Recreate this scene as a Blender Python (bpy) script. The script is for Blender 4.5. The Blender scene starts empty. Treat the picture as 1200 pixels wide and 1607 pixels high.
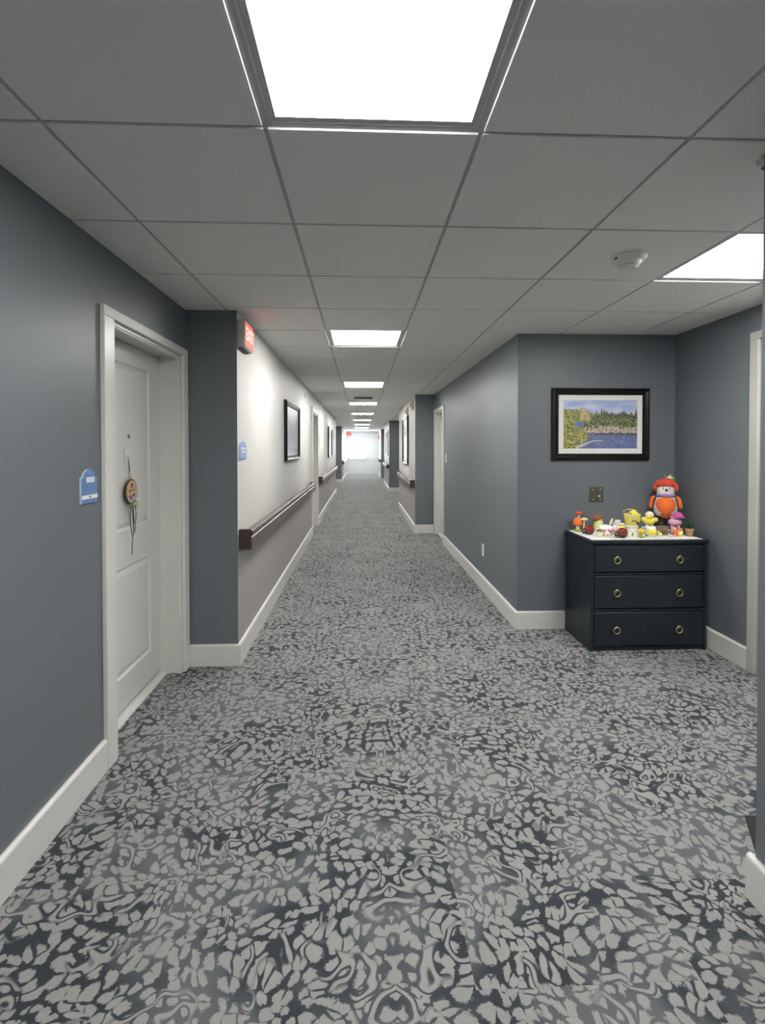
import bpy, bmesh, math, random
from mathutils import Vector, Matrix, noise
random.seed(7)
R = math.radians
PI = math.pi
S = bpy.context.scene
COL = S.collection

# ---------------------------------------------------------------- camera, world, exposure
HF, C = 1.427, 2.323              # eye height, ceiling height
cam_d = bpy.data.cameras.new('camera')
cam_d.sensor_fit = 'HORIZONTAL'
cam_d.sensor_width = 36.0
cam_d.lens = 792.87 * 36.0 / 1200.0
cam_d.shift_x = 0.0
cam_d.shift_y = -(803.5 - 716.5) / 1200.0
cam_d.clip_start = 0.02
cam_d.clip_end = 200
cam = bpy.data.objects.new('camera', cam_d)
COL.objects.link(cam)
cam.location = (0, 0, HF)
cam.rotation_euler = (PI / 2 - 0.01679567, 0.0, -0.0417833)
S.camera = cam

S.view_settings.view_transform = 'Standard'
S.view_settings.look = 'None'
S.view_settings.gamma = 1.0
S.view_settings.use_curve_mapping = False
S.view_settings.exposure = 0.0

PANEL = 43.0                       # radiance of the flat LED panels
PANEL_COL = (1.0, 0.985, 0.955)
world = bpy.data.worlds.new('sky')
S.world = world
world.use_nodes = True
wn = world.node_tree
wn.nodes['Background'].inputs[0].default_value = (0.78, 0.88, 1.0, 1)
wn.nodes['Background'].inputs[1].default_value = 26.0

# daylight arriving through the end window (portal only, adds no light of its own)
ld = bpy.data.lights.new('window_daylight', 'AREA')
ld.shape = 'RECTANGLE'
ld.size, ld.size_y = 1.16, 1.3
ld.cycles.is_portal = True
lo = bpy.data.objects.new('window_daylight', ld)
COL.objects.link(lo)
lo.location = (-0.2, 27.16, 1.4)
lo.rotation_euler = (-PI / 2, 0, 0)

# ---------------------------------------------------------------- materials
def srgb(r, g, b):
    f = lambda c: (c / 255 / 12.92) if c / 255 <= 0.04045 else ((c / 255 + 0.055) / 1.055) ** 2.4
    return (f(r), f(g), f(b), 1)


class NT:
    def __init__(self, name):
        self.m = bpy.data.materials.new(name)
        self.m.use_nodes = True
        self.t = self.m.node_tree
        self.b = self.t.nodes['Principled BSDF']

    def n(self, kind, **kw):
        nd = self.t.nodes.new(kind)
        for k, v in kw.items():
            setattr(nd, k, v)
        return nd

    def l(self, a, b):
        self.t.links.new(a, b)

    def val(self, sock, v):
        if hasattr(v, 'is_output'):
            self.l(v, sock)
        else:
            sock.default_value = v

    def math(self, op, a, b=0.0, c=0.0, clamp=False):
        nd = self.n('ShaderNodeMath', operation=op)
        nd.use_clamp = clamp
        self.val(nd.inputs[0], a)
        self.val(nd.inputs[1], b)
        if op in ('MULTIPLY_ADD', 'SMOOTH_MIN'):
            self.val(nd.inputs[2], c)
        return nd.outputs[0]

    def step(self, v, lo, hi):
        nd = self.n('ShaderNodeMapRange', interpolation_type='SMOOTHSTEP')
        self.val(nd.inputs[0], v)
        self.val(nd.inputs[1], lo)
        self.val(nd.inputs[2], hi)
        return nd.outputs[0]

    def mix(self, f, a, b):
        nd = self.n('ShaderNodeMix', data_type='RGBA')
        self.val(nd.inputs[0], f)
        self.val(nd.inputs[6], a)
        self.val(nd.inputs[7], b)
        return nd.outputs[2]

    def noise(self, scale, detail=2, vec=None, rough=0.5, out=0):
        nd = self.n('ShaderNodeTexNoise')
        nd.inputs['Scale'].default_value = scale
        nd.inputs['Detail'].default_value = detail
        nd.inputs['Roughness'].default_value = rough
        if vec is None:
            vec = self.n('ShaderNodeNewGeometry').outputs['Position']
        self.l(vec, nd.inputs['Vector'])
        return nd.outputs[out]

    def bump(self, h, strength=0.2, dist=0.002):
        nd = self.n('ShaderNodeBump')
        nd.inputs['Strength'].default_value = strength
        nd.inputs['Distance'].default_value = dist
        self.l(h, nd.inputs['Height'])
        self.l(nd.outputs[0], self.b.inputs['Normal'])


def paint(name, col, rough=0.5, metal=0.0, var=0.04, nscale=30, bump=0.0, bscale=250, coat=0.0, sheen=0.0, spec=0.5):
    k = NT(name)
    c2 = tuple(max(0, c * (1 - var * 2)) for c in col[:3]) + (1,)
    nz = k.noise(nscale, 3)
    k.l(k.mix(nz, col, c2), k.b.inputs['Base Color'])
    k.b.inputs['Roughness'].default_value = rough
    k.b.inputs['Metallic'].default_value = metal
    k.b.inputs['Specular IOR Level'].default_value = spec
    if coat:
        k.b.inputs['Coat Weight'].default_value = coat
        k.b.inputs['Coat Roughness'].default_value = 0.1
    if sheen:
        k.b.inputs['Sheen Weight'].default_value = sheen
    if bump:
        k.bump(k.noise(bscale, 2), bump, 0.001)
    return k.m


def wallpaint(name, col, rough=0.42):
    """woven vinyl / orange peel wall finish"""
    k = NT(name)
    geo = k.n('ShaderNodeNewGeometry').outputs['Position']
    big = k.noise(1.7, 3, geo)
    c2 = tuple(c * 0.93 for c in col[:3]) + (1,)
    k.l(k.mix(big, col, c2), k.b.inputs['Base Color'])
    k.b.inputs['Roughness'].default_value = rough
    k.bump(k.noise(170, 3, geo), 0.35, 0.0012)
    return k.m


M = {}
M['dark_wall'] = wallpaint('dark_blue_grey_paint', (0.142, 0.159, 0.176, 1), 0.42)
M['end_wall'] = wallpaint('cool_white_paint', (0.66, 0.68, 0.69, 1), 0.5)
M['cream_wall'] = wallpaint('cream_paint', (0.60, 0.59, 0.555, 1), 0.5)
M['taupe_wall'] = wallpaint('taupe_paint', (0.36, 0.34, 0.315, 1), 0.5)
M['white_trim'] = paint('white_trim_enamel', (0.66, 0.655, 0.625, 1), 0.32, var=0.015)
M['door_white'] = paint('white_door_enamel', (0.62, 0.62, 0.585, 1), 0.34, var=0.015, bump=0.05)
M['steel_frame'] = paint('grey_beige_door_frame', (0.42, 0.42, 0.395, 1), 0.4, var=0.02)
M['grid'] = paint('grey_grid_metal', (0.40, 0.405, 0.41, 1), 0.42, var=0.01)
M['light_frame'] = paint('light_trim_metal', (0.50, 0.51, 0.52, 1), 0.35, var=0.01)
M['rail'] = paint('brown_vinyl_rail', srgb(88, 80, 74), 0.3, var=0.05, bump=0.06)
M['rail_cap'] = paint('dark_brown_rail_cap', srgb(62, 50, 42), 0.4, var=0.05)
M['black_wood'] = paint('black_frame_wood', (0.007, 0.006, 0.006, 1), 0.25, var=0.1, spec=0.35)
M['mat_board'] = paint('white_mat_board', (0.80, 0.80, 0.77, 1), 0.8, var=0.01)
M['navy'] = paint('navy_black_dresser_paint', (0.012, 0.017, 0.024, 1), 0.42, var=0.08, bump=0.05)
M['navy_gap'] = paint('dresser_gap_shadow_board', (0.006, 0.008, 0.011, 1), 0.6)
M['brass'] = paint('aged_brass', (0.62, 0.55, 0.38, 1), 0.28, metal=0.85, var=0.15, nscale=120)
M['knob_dark'] = paint('dark_bronze', (0.03, 0.026, 0.02, 1), 0.35, metal=0.4)
M['lace'] = paint('white_cotton', (0.86, 0.85, 0.82, 1), 0.85, var=0.03, nscale=200, bump=0.2)
M['white_plastic'] = paint('white_plastic', (0.72, 0.72, 0.70, 1), 0.35, var=0.01)
M['grey_plastic'] = paint('warm_grey_plastic', (0.50, 0.47, 0.45, 1), 0.4, var=0.02)
M['slot_dark'] = paint('dark_slot', (0.03, 0.03, 0.03, 1), 0.6)
M['sign_blue'] = paint('blue_sign_acrylic', srgb(104, 136, 186), 0.3, var=0.05)
M['sign_blue_light'] = paint('pale_blue_sign_acrylic', srgb(135, 158, 205), 0.35, var=0.05)
M['sign_edge'] = paint('pale_sign_edge', srgb(200, 210, 225), 0.3, var=0.02)
M['sign_white'] = paint('white_sign_insert', srgb(226, 232, 230), 0.4, var=0.02)
M['chrome'] = paint('brushed_steel', (0.45, 0.45, 0.46, 1), 0.25, metal=0.9)
M['wood'] = paint('pale_cut_wood', srgb(196, 168, 118), 0.6, var=0.12, nscale=60)
M['bark'] = paint('bark', srgb(84, 66, 50), 0.85, var=0.2, nscale=90)
M['purple'] = paint('purple_print', srgb(92, 62, 120), 0.6, var=0.1)
M['lilac'] = paint('lilac_print', srgb(182, 160, 205), 0.6, var=0.1)
M['leaf'] = paint('green_leaf', srgb(104, 148, 62), 0.55, var=0.2, nscale=90)
M['dark_leaf'] = paint('dark_green_leaf', srgb(52, 84, 46), 0.5, var=0.25, nscale=120)
M['twig'] = paint('grey_green_twig', srgb(84, 84, 70), 0.8, var=0.2)
M['orange'] = paint('orange_felt', srgb(245, 118, 48), 0.9, var=0.08, nscale=80, bump=0.3, sheen=0.15)
M['red_orange'] = paint('red_orange_felt', srgb(226, 78, 48), 0.9, var=0.08, nscale=80, bump=0.3, sheen=0.15)
M['white_felt'] = paint('white_fleece', srgb(232, 222, 218), 0.95, var=0.08, nscale=140, bump=0.5, sheen=0.2)
M['lavender'] = paint('lavender_knit', srgb(158, 142, 190), 0.9, var=0.1, nscale=140, bump=0.3)
M['brown'] = paint('brown_felt', srgb(120, 84, 52), 0.8, var=0.1)
M['grey_felt'] = paint('dark_grey_felt', srgb(72, 66, 66), 0.9, var=0.1)
M['yellow'] = paint('lemon_yellow_glaze', srgb(243, 224, 84), 0.35, var=0.06, nscale=60, coat=0.3)
M['pale_yellow'] = paint('pale_yellow_glaze', srgb(240, 232, 150), 0.4, var=0.1, nscale=90, coat=0.3)
M['olive'] = paint('olive_green_glaze', srgb(150, 158, 66), 0.45, var=0.15, nscale=90)
M['ceramic'] = paint('white_ceramic', (0.86, 0.86, 0.84, 1), 0.2, var=0.02, coat=0.4)
M['cream_ceramic'] = paint('cream_ceramic', srgb(236, 226, 200), 0.35, var=0.05, nscale=90, coat=0.2)
M['pink'] = paint('pale_pink_plush', srgb(232, 172, 200), 0.95, var=0.06, nscale=120, bump=0.4, sheen=0.2)
M['magenta'] = paint('magenta_felt', srgb(205, 84, 156), 0.9, var=0.08, nscale=100, bump=0.2)
M['rose'] = paint('rose_pink_print', srgb(206, 92, 118), 0.4, var=0.1, nscale=150)
M['ladybug_red'] = paint('deep_red_glaze', srgb(142, 38, 30), 0.18, var=0.1, nscale=90, coat=0.5)
M['black_gloss'] = paint('black_glaze', (0.010, 0.008, 0.008, 1), 0.2, coat=0.4)
M['terracotta'] = paint('pale_terracotta', srgb(196, 156, 116), 0.8, var=0.1, nscale=90, bump=0.2)
M['soil'] = paint('dark_soil', srgb(52, 42, 34), 0.95, var=0.2, nscale=200)
M['crate'] = paint('weathered_crate_wood', srgb(150, 128, 104), 0.75, var=0.18, nscale=90)
M['mushroom_cap'] = paint('brown_mushroom_cap', srgb(150, 92, 58), 0.5, var=0.15, nscale=90)
M['rubber'] = paint('black_rubber', (0.012, 0.012, 0.013, 1), 0.75, bump=0.3)
M['red_plastic'] = paint('faded_red_plastic', srgb(214, 70, 84), 0.4)
M['pewter'] = paint('tarnished_pewter_plate', srgb(112, 110, 98), 0.33, metal=0.5, var=0.3, nscale=110)


def ceiling_mat():
    k = NT('ceiling_tile_mineral')
    geo = k.n('ShaderNodeNewGeometry').outputs['Position']
    sp = k.noise(420, 2, geo)
    base = k.mix(k.step(sp, 0.36, 0.46), (0.74, 0.74, 0.72, 1), (0.80, 0.80, 0.775, 1))
    k.l(base, k.b.inputs['Base Color'])
    k.b.inputs['Roughness'].default_value = 0.9
    k.b.inputs['Specular IOR Level'].default_value = 0.25
    k.bump(sp, 0.15, 0.0008)
    return k.m


M['tile'] = ceiling_mat()


def emis(name, col, s):
    k = NT(name)
    k.b.inputs['Base Color'].default_value = (0.8, 0.8, 0.8, 1)
    k.b.inputs['Emission Color'].default_value = tuple(col) + (1,)
    k.b.inputs['Emission Strength'].default_value = s
    return k.m


M['panel'] = emis('led_diffuser', PANEL_COL, PANEL)
M['exit_far'] = emis('pale_red_sign_face', (1.0, 0.2, 0.16), 0.8)
M['exit_glow'] = emis('red_sign_face', (1.0, 0.13, 0.10), 0.95)
for _m in ('exit_glow', 'exit_far'):
    M[_m].node_tree.nodes['Principled BSDF'].inputs['Base Color'].default_value = (0.25, 0.03, 0.025, 1)
M['exit_text'] = emis('red_sign_letters', (1.0, 0.34, 0.28), 1.15)



def carpet_mat():
    """loop pile tiles: pale organic blotches over a dark blue-grey ground"""
    k = NT('patterned_carpet')
    geo = k.n('ShaderNodeNewGeometry').outputs['Position']
    sep = k.n('ShaderNodeSeparateXYZ')
    k.l(geo, sep.inputs[0])
    ax = k.math('ABSOLUTE', k.math('ADD', sep.outputs[0], -0.09))       # the pattern is mirrored about the hall's middle
    rnd = k.n('ShaderNodeObjectInfo').outputs['Random']
    off = k.math('MULTIPLY', k.math('GREATER_THAN', rnd, 0.72), k.math('MULTIPLY', rnd, 7.3))
    cmb = k.n('ShaderNodeCombineXYZ')
    k.l(k.math('ADD', ax, off), cmb.inputs[0])
    k.l(k.math('ADD', sep.outputs[1], k.math('MULTIPLY', off, 1.7)), cmb.inputs[1])
    P = cmb.outputs[0]
    # warp: a broad unmirrored drift plus two finer wobbles
    def warp(vec_in, src, scale, amt):
        w = k.noise(scale, 1, src, out=1)
        a = k.n('ShaderNodeVectorMath', operation='SUBTRACT')
        k.l(w, a.inputs[0])
        a.inputs[1].default_value = (0.5, 0.5, 0.5)
        m = k.n('ShaderNodeVectorMath', operation='SCALE')
        k.l(a.outputs[0], m.inputs[0])
        m.inputs['Scale'].default_value = amt
        r = k.n('ShaderNodeVectorMath', operation='ADD')
        k.l(vec_in, r.inputs[0])
        k.l(m.outputs[0], r.inputs[1])
        return r.outputs[0]
    P1 = warp(P, geo, 2.3, 0.19)
    P2 = warp(P1, P1, 8.0, 0.075)
    V = warp(P2, P2, 32.0, 0.014)
    big = k.noise(2.6, 3, P1)                                            # large dark and light fields
    big2 = k.noise(5.0, 2, P1)
    vo = k.n('ShaderNodeTexVoronoi', feature='SMOOTH_F1')
    vo.voronoi_dimensions = '2D'
    vo.inputs['Scale'].default_value = 25.0
    vo.inputs['Smoothness'].default_value = 0.12
    vo.inputs['Randomness'].default_value = 0.92
    k.l(V, vo.inputs['Vector'])
    ve = k.n('ShaderNodeTexVoronoi', feature='DISTANCE_TO_EDGE')
    ve.voronoi_dimensions = '2D'
    ve.inputs['Scale'].default_value = 25.0
    ve.inputs['Randomness'].default_value = 0.92
    k.l(V, ve.inputs['Vector'])
    fine = k.noise(150.0, 1, P)
    bl = k.noise(34.0, 1, P2)                                            # joins, opens and rounds the blotches
    size = k.math('MULTIPLY_ADD', k.step(big2, 0.35, 0.68), -0.05, 0.515)
    rad = k.math('ADD', size, k.math('MULTIPLY', k.math('SUBTRACT', bl, 0.5), 0.75))
    rad = k.math('ADD', rad, k.math('MULTIPLY', k.math('SUBTRACT', fine, 0.5), 0.36))
    spots = k.step(k.math('SUBTRACT', rad, vo.outputs['Distance']), -0.05, 0.08)
    gapw = k.math('MULTIPLY_ADD', k.math('SUBTRACT', bl, 0.5), -0.55, 0.055)
    gap = k.step(k.math('SUBTRACT', ve.outputs['Distance'], gapw), -0.03, 0.06)
    worm = k.noise(15.0, 0, P2)
    wsel = k.step(k.noise(6.0, 1, P1), 0.53, 0.58)
    wb_ = k.math('ABSOLUTE', k.math('SUBTRACT', worm, 0.5))
    stroke = k.math('MULTIPLY', k.step(wb_, 0.060, 0.030), wsel)
    halo = k.math('MULTIPLY', k.step(wb_, 0.105, 0.080), wsel)
    mask = k.math('MULTIPLY', k.math('MULTIPLY', spots, gap), k.math('SUBTRACT', 1.0, halo))
    mask = k.math('MAXIMUM', mask, stroke)
    # pile: rows of loops
    sx = k.math('SINE', k.math('MULTIPLY', sep.outputs[0], 2 * PI / 0.0052))
    sy = k.math('SINE', k.math('MULTIPLY', sep.outputs[1], 2 * PI / 0.0052))
    pile = k.math('MULTIPLY_ADD', k.math('MULTIPLY', sx, sy), 0.16, 0.5)
    fz = k.noise(330, 2, geo)
    pile = k.math('MULTIPLY_ADD', k.math('SUBTRACT', fz, 0.5), 0.9, pile)
    field = k.step(big, 0.42, 0.60)
    dark = k.mix(field, (0.028, 0.034, 0.041, 1), (0.100, 0.108, 0.116, 1))
    light = k.mix(k.noise(6.0, 2, P), (0.215, 0.216, 0.210, 1), (0.295, 0.295, 0.285, 1))
    mid = k.mix(mask, dark, light)
    shade = k.math('MULTIPLY_ADD', pile, 0.8, 0.6)
    vm = k.n('ShaderNodeVectorMath', operation='SCALE')
    k.l(mid, vm.inputs[0])
    k.l(shade, vm.inputs['Scale'])
    k.l(vm.outputs[0], k.b.inputs['Base Color'])
    k.b.inputs['Roughness'].default_value = 0.92
    k.b.inputs['Specular IOR Level'].default_value = 0.2
    k.b.inputs['Sheen Weight'].default_value = 0.1
    h = k.math('ADD', k.math('MULTIPLY', mask, 0.6), pile)
    k.bump(h, 0.5, 0.002)
    return k.m


M['carpet'] = carpet_mat()


def glass_mat():
    k = NT('picture_glass')
    t = k.t
    out = t.nodes['Material Output']
    tr = k.n('ShaderNodeBsdfTransparent')
    gl = k.n('ShaderNodeBsdfGlossy')
    gl.inputs['Roughness'].default_value = 0.28
    fr = k.n('ShaderNodeFresnel')
    fr.inputs[0].default_value = 1.5
    mx = k.n('ShaderNodeMixShader')
    bf = k.n('ShaderNodeNewGeometry').outputs['Backfacing']     # the pane's inner faces only let light through
    k.l(k.math('MULTIPLY', fr.outputs[0], k.math('SUBTRACT', 1.0, bf)), mx.inputs[0])
    k.l(tr.outputs[0], mx.inputs[1])
    k.l(gl.outputs[0], mx.inputs[2])
    k.l(mx.outputs[0], out.inputs['Surface'])
    return k.m


M['glass'] = glass_mat()


def vcol_mat(name, attr='print'):
    k = NT(name)
    a = k.n('ShaderNodeVertexColor')
    a.layer_name = attr
    k.l(a.outputs[0], k.b.inputs['Base Color'])
    k.b.inputs['Roughness'].default_value = 0.6
    return k.m


M['print'] = vcol_mat('printed_photograph')

# ---------------------------------------------------------------- geometry helpers
def new(name, bm, mats, parent=None, loc=(0, 0, 0), rot=(0, 0, 0), smooth=False, matrix=None):
    me = bpy.data.meshes.new(name)
    bmesh.ops.recalc_face_normals(bm, faces=bm.faces)
    if smooth:
        for f in bm.faces:
            f.smooth = True
    bm.to_mesh(me)
    bm.free()
    if not isinstance(mats, (list, tuple)):
        mats = [mats]
    for m in mats:
        me.materials.append(M[m] if isinstance(m, str) else m)
    if smooth == 'auto':
        me.set_sharp_from_angle(angle=R(38))
    o = bpy.data.objects.new(name, me)
    COL.objects.link(o)
    o.location = loc
    o.rotation_euler = rot
    if parent:
        o.parent = parent
    return o


def BM():
    return bmesh.new()


def box(bm, x0, y0, z0, x1, y1, z1, mi=0, bev=0.0, seg=1):
    r = bmesh.ops.create_cube(bm, size=1.0)
    vs = r['verts']
    for v in vs:
        v.co = Vector((x0 + (v.co.x + .5) * (x1 - x0), y0 + (v.co.y + .5) * (y1 - y0), z0 + (v.co.z + .5) * (z1 - z0)))
    fs = {f for v in vs for f in v.link_faces}
    for f in fs:
        f.material_index = mi
    if bev:
        es = list({e for v in vs for e in v.link_edges})
        rr = bmesh.ops.bevel(bm, geom=es, offset=bev, segments=seg, affect='EDGES', profile=0.5)
        for f in rr['faces']:
            f.material_index = mi
    return fs


def lathe(bm, prof, n=20, mi=0, mat=None, cap=True):
    """prof: (r, z) from bottom to top"""
    rings = []
    for r, z in prof:
        ring = []
        for i in range(n):
            a = 2 * PI * i / n
            p = Vector((r * math.cos(a), r * math.sin(a), z))
            if mat:
                p = mat @ p
            ring.append(bm.verts.new(p))
        rings.append(ring)
    for a, b in zip(rings, rings[1:]):
        for i in range(n):
            f = bm.faces.new((a[i], a[(i + 1) % n], b[(i + 1) % n], b[i]))
            f.material_index = mi
    if cap:
        for ring, rv in ((rings[0], True), (rings[-1], False)):
            f = bm.faces.new(ring[::-1] if rv else ring)
            f.material_index = mi


def ball(bm, c, r, mi=0, u=16, v=10, mat=None):
    """ellipsoid, r scalar or 3-tuple"""
    if not isinstance(r, (tuple, list)):
        r = (r, r, r)
    rr = bmesh.ops.create_uvsphere(bm, u_segments=u, v_segments=v, radius=1.0)
    for w in rr['verts']:
        p = Vector((w.co.x * r[0], w.co.y * r[1], w.co.z * r[2]))
        if mat:
            p = mat @ p
        w.co = p + Vector(c)
    for f in {f for w in rr['verts'] for f in w.link_faces}:
        f.material_index = mi


def tube(bm, pts, rad, n=8, mi=0):
    pts = [Vector(p) for p in pts]
    rads = rad if isinstance(rad, (list, tuple)) else [rad] * len(pts)
    rings = []
    up = Vector((0.13, 0.21, 0.97))
    for i, p in enumerate(pts):
        d = (pts[min(i + 1, len(pts) - 1)] - pts[max(i - 1, 0)]).normalized()
        a = d.cross(up)
        if a.length < 1e-3:
            a = d.cross(Vector((1, 0, 0)))
        a.normalize()
        b = d.cross(a).normalized()
        rings.append([bm.verts.new(p + (a * math.cos(2 * PI * j / n) + b * math.sin(2 * PI * j / n)) * rads[i]) for j in range(n)])
    for a, b in zip(rings, rings[1:]):
        for i in range(n):
            bm.faces.new((a[i], a[(i + 1) % n], b[(i + 1) % n], b[i])).material_index = mi
    bm.faces.new(rings[0][::-1]).material_index = mi
    bm.faces.new(rings[-1]).material_index = mi


def prism(bm, pts, axis, a0, a1, mi=0):
    """extrude a 2D outline along an axis ('x','y','z')"""
    def P(p, a):
        return {'x': (a, p[0], p[1]), 'y': (p[0], a, p[1]), 'z': (p[0], p[1], a)}[axis]
    lo_ = [bm.verts.new(P(p, a0)) for p in pts]
    hi_ = [bm.verts.new(P(p, a1)) for p in pts]
    n = len(pts)
    fs = [bm.faces.new(lo_[::-1]), bm.faces.new(hi_)]
    for i in range(n):
        fs.append(bm.faces.new((lo_[i], lo_[(i + 1) % n], hi_[(i + 1) % n], hi_[i])))
    for f in fs:
        f.material_index = mi
    return fs


def empty(name, loc, rz=0.0):
    o = bpy.data.objects.new(name, None)
    o.empty_display_size = 0.1
    COL.objects.link(o)
    o.location = loc
    o.rotation_euler = (0, 0, rz)
    return o


def tag(o, label, cat, group=None, kind=None):
    o['label'] = label
    o['category'] = cat
    if group:
        o['group'] = group
    if kind:
        o['kind'] = kind
    return o


def thing(name, label, cat, loc, rz=0.0, group=None):
    return tag(empty(name, loc, rz), label, cat, group)


def struct(o, label=None, cat=None):
    o['kind'] = 'structure'
    if label:
        o['label'] = label
    if cat:
        o['category'] = cat
    return o


def copy_tree(o, parent=None):
    c = o.copy()
    COL.objects.link(c)
    c.parent = parent
    for ch in list(o.children):
        copy_tree(ch, c)
    return c


# ---------------------------------------------------------------- plan of the hall
XL, XP = -1.14, -0.81             # left wall, left pier face
XR, XC, XA = 1.225, 0.90, 2.49    # right wall, right cream pier face, alcove wall
ZONES = [(-3.2, 1.52, XL, XR), (1.52, 3.34, XL, XA), (3.34, 3.92, XP, XA), (3.92, 8.43, XP, XR),
         (8.43, 12.0, XP, XC), (12.0, 16.1, XP, XR), (16.1, 16.4, XL, XR), (16.4, 19.8, XL, XC),
         (19.8, 21.0, XL, XR), (21.0, 24.0, XP, XR), (24.0, 27.0, XP, 0.93)]
T = 0.6096
GX, GY = 0.341, 1.440
TOP = C + 0.03


def clip_cell(x0, y0, x1, y1):
    """outline of a cell clipped to the plan of the hall (rectilinear)"""
    spans = []
    for a, b, l, r in ZONES:
        ya, yb = max(a, y0), min(b, y1)
        if yb - ya < 0.004:
            continue
        xa, xb = max(l, x0), min(r, x1)
        if xb - xa < 0.01:
            continue
        if spans and abs(spans[-1][2] - xa) < 1e-6 and abs(spans[-1][3] - xb) < 1e-6 and abs(spans[-1][1] - ya) < 0.005:
            spans[-1] = (spans[-1][0], yb, xa, xb)
        else:
            spans.append((ya, yb, xa, xb))
    if not spans:
        return None
    out = []
    for ya, yb, xa, xb in spans:
        for p in ((xb, ya), (xb, yb)):
            if not out or (Vector(out[-1]) - Vector(p)).length > 1e-5:
                out.append(p)
    for ya, yb, xa, xb in reversed(spans):
        for p in ((xa, yb), (xa, ya)):
            if (Vector(out[-1]) - Vector(p)).length > 1e-5:
                out.append(p)
    return out


# ---------------------------------------------------------------- floor
bm = BM()
box(bm, -1.5, -3.4, -0.15, 2.7, 27.4, -0.006)
floor = struct(new('floor', bm, 'carpet'), 'hall floor of patterned grey carpet', 'floor')


def tile_bm(cell, z0, z1, bev, ox, oy):
    b = BM()
    fs = prism(b, [(p[0] - ox, p[1] - oy) for p in cell], 'z', z0, z1)
    face = fs[1] if bev > 0 else fs[0]
    es = list(face.edges)
    bmesh.ops.bevel(b, geom=es, offset=abs(bev), segments=1, affect='EDGES')
    return b


cache = {}


def place_tile(name, cell, z0, z1, bev, parent, mat, full_key):
    ox = sum(p[0] for p in cell) / len(cell)
    oy = sum(p[1] for p in cell) / len(cell)
    if full_key and full_key in cache:
        o = bpy.data.objects.new(name, cache[full_key])
        COL.objects.link(o)
        o.parent = parent
    else:
        o = new(name, tile_bm(cell, z0, z1, bev, ox, oy), mat, parent)
        if full_key:
            cache[full_key] = o.data
    o.location = (ox, oy, 0)
    return o


# carpet tiles (laid brickwise), as far as the seams can be told; beyond, the same carpet continues
FAR_CARPET = 9.22
for i in range(-3, 4):
    x0 = 0.301 + T * i
    shift = 0.0 if i % 2 == 0 else 0.305
    j = -5
    while True:
        y0 = 1.905 + shift + T * j
        j += 1
        if y0 > FAR_CARPET:
            break
        if y0 < -1.0:
            continue
        g = 0.0002
        cell = clip_cell(x0 + g, y0 + g, x0 + T - g, min(y0 + T, FAR_CARPET) - g)
        if not cell:
            continue
        full = len(cell) == 4 and abs(cell[1][1] - cell[0][1] - (T - 2 * g)) < 1e-4 and abs(cell[0][0] - cell[3][0] - (T - 2 * g)) < 1e-4
        place_tile('carpet_tile', cell, -0.0058, 0.0, 0.0005, floor, 'carpet', 'ct' if full else None)
for xa, ya, xb, yb in ((-1.30, 2.352, XL, 3.25), (-.93, 8.36, XP, 9.32), (XR, 7.50, XR + .12, 8.35), (XA, 2.13, 2.60, 3.058)):
    bm = BM()
    box(bm, xa, ya, -0.0058, xb, yb, 0.0)
    new('doorway_carpet', bm, 'carpet', floor)
# the carpet beyond (and behind the camera) is one continuous piece
bm = BM()
for a, b, l, r in ZONES:
    a2, b2 = max(a, FAR_CARPET - 0.0), b
    if b2 > a2:
        box(bm, l, a2, -0.0059, r, b2, 0.0)
box(bm, XL, -3.2, -0.0059, XR, -1.0, -0.0005)
new('carpet_field', bm, 'carpet', floor)['kind'] = 'stuff'

# ---------------------------------------------------------------- ceiling
bm = BM()
box(bm, -1.5, -3.4, TOP, 2.7, 27.4, TOP + 0.12)
ceiling = struct(new('ceiling', bm, 'tile'), 'suspended ceiling of grey square tiles in a thin metal grid', 'ceiling')
LIGHT_ROWS = [-6, -1, 4, 9, 14, 19, 24, 29, 34, 39]
VENTS = {(-1, 12), (-1, 21), (-1, 26)}
g = 0.0068
for j in range(-8, 43):
    for i in range(-3, 4):
        if i == -1 and j in LIGHT_ROWS:
            continue
        if (i, j) == (2, 1) or (i, j) in VENTS:
            continue
        x0, y0 = GX + T * i, GY + T * j
        cell = clip_cell(x0 + g, y0 + g, x0 + T - g, y0 + T - g)
        if not cell:
            continue
        full = len(cell) == 4 and abs(cell[1][1] - cell[0][1] - (T - 2 * g)) < 1e-4 and abs(cell[0][0] - cell[3][0] - (T - 2 * g)) < 1e-4
        place_tile('ceiling_tile', cell, C, C + 0.013, -0.0012, ceiling, 'tile', 'cl' if full else None)
for i in range(-2, 5):
    x = GX + T * i
    b = BM()
    any_ = False
    for a, bb, l, r in ZONES:
        if l + 0.01 < x < r - 0.01:
            box(b, x - 0.0125, a, C + 0.0062, x + 0.0125, bb, C + 0.0082)
            box(b, x - 0.0015, a, C + 0.0082, x + 0.0015, bb, C + 0.028)
            any_ = True
    if any_:
        new('main_grid_bar', b, 'grid', ceiling)
for j in range(-8, 43):
    y = GY + T * j
    for a, bb, l, r in ZONES:
        if a <= y < bb:
            b = BM()
            box(b, l, y - 0.0125, C + 0.0065, r, y + 0.0125, C + 0.0085)
            new('cross_grid_bar', b, 'grid', ceiling)

# ---------------------------------------------------------------- walls
DARK, CREAM, TAUPE = 0, 1, 2
WM = ['dark_wall', 'cream_wall', 'taupe_wall']
RAILZ = 0.84


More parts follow.
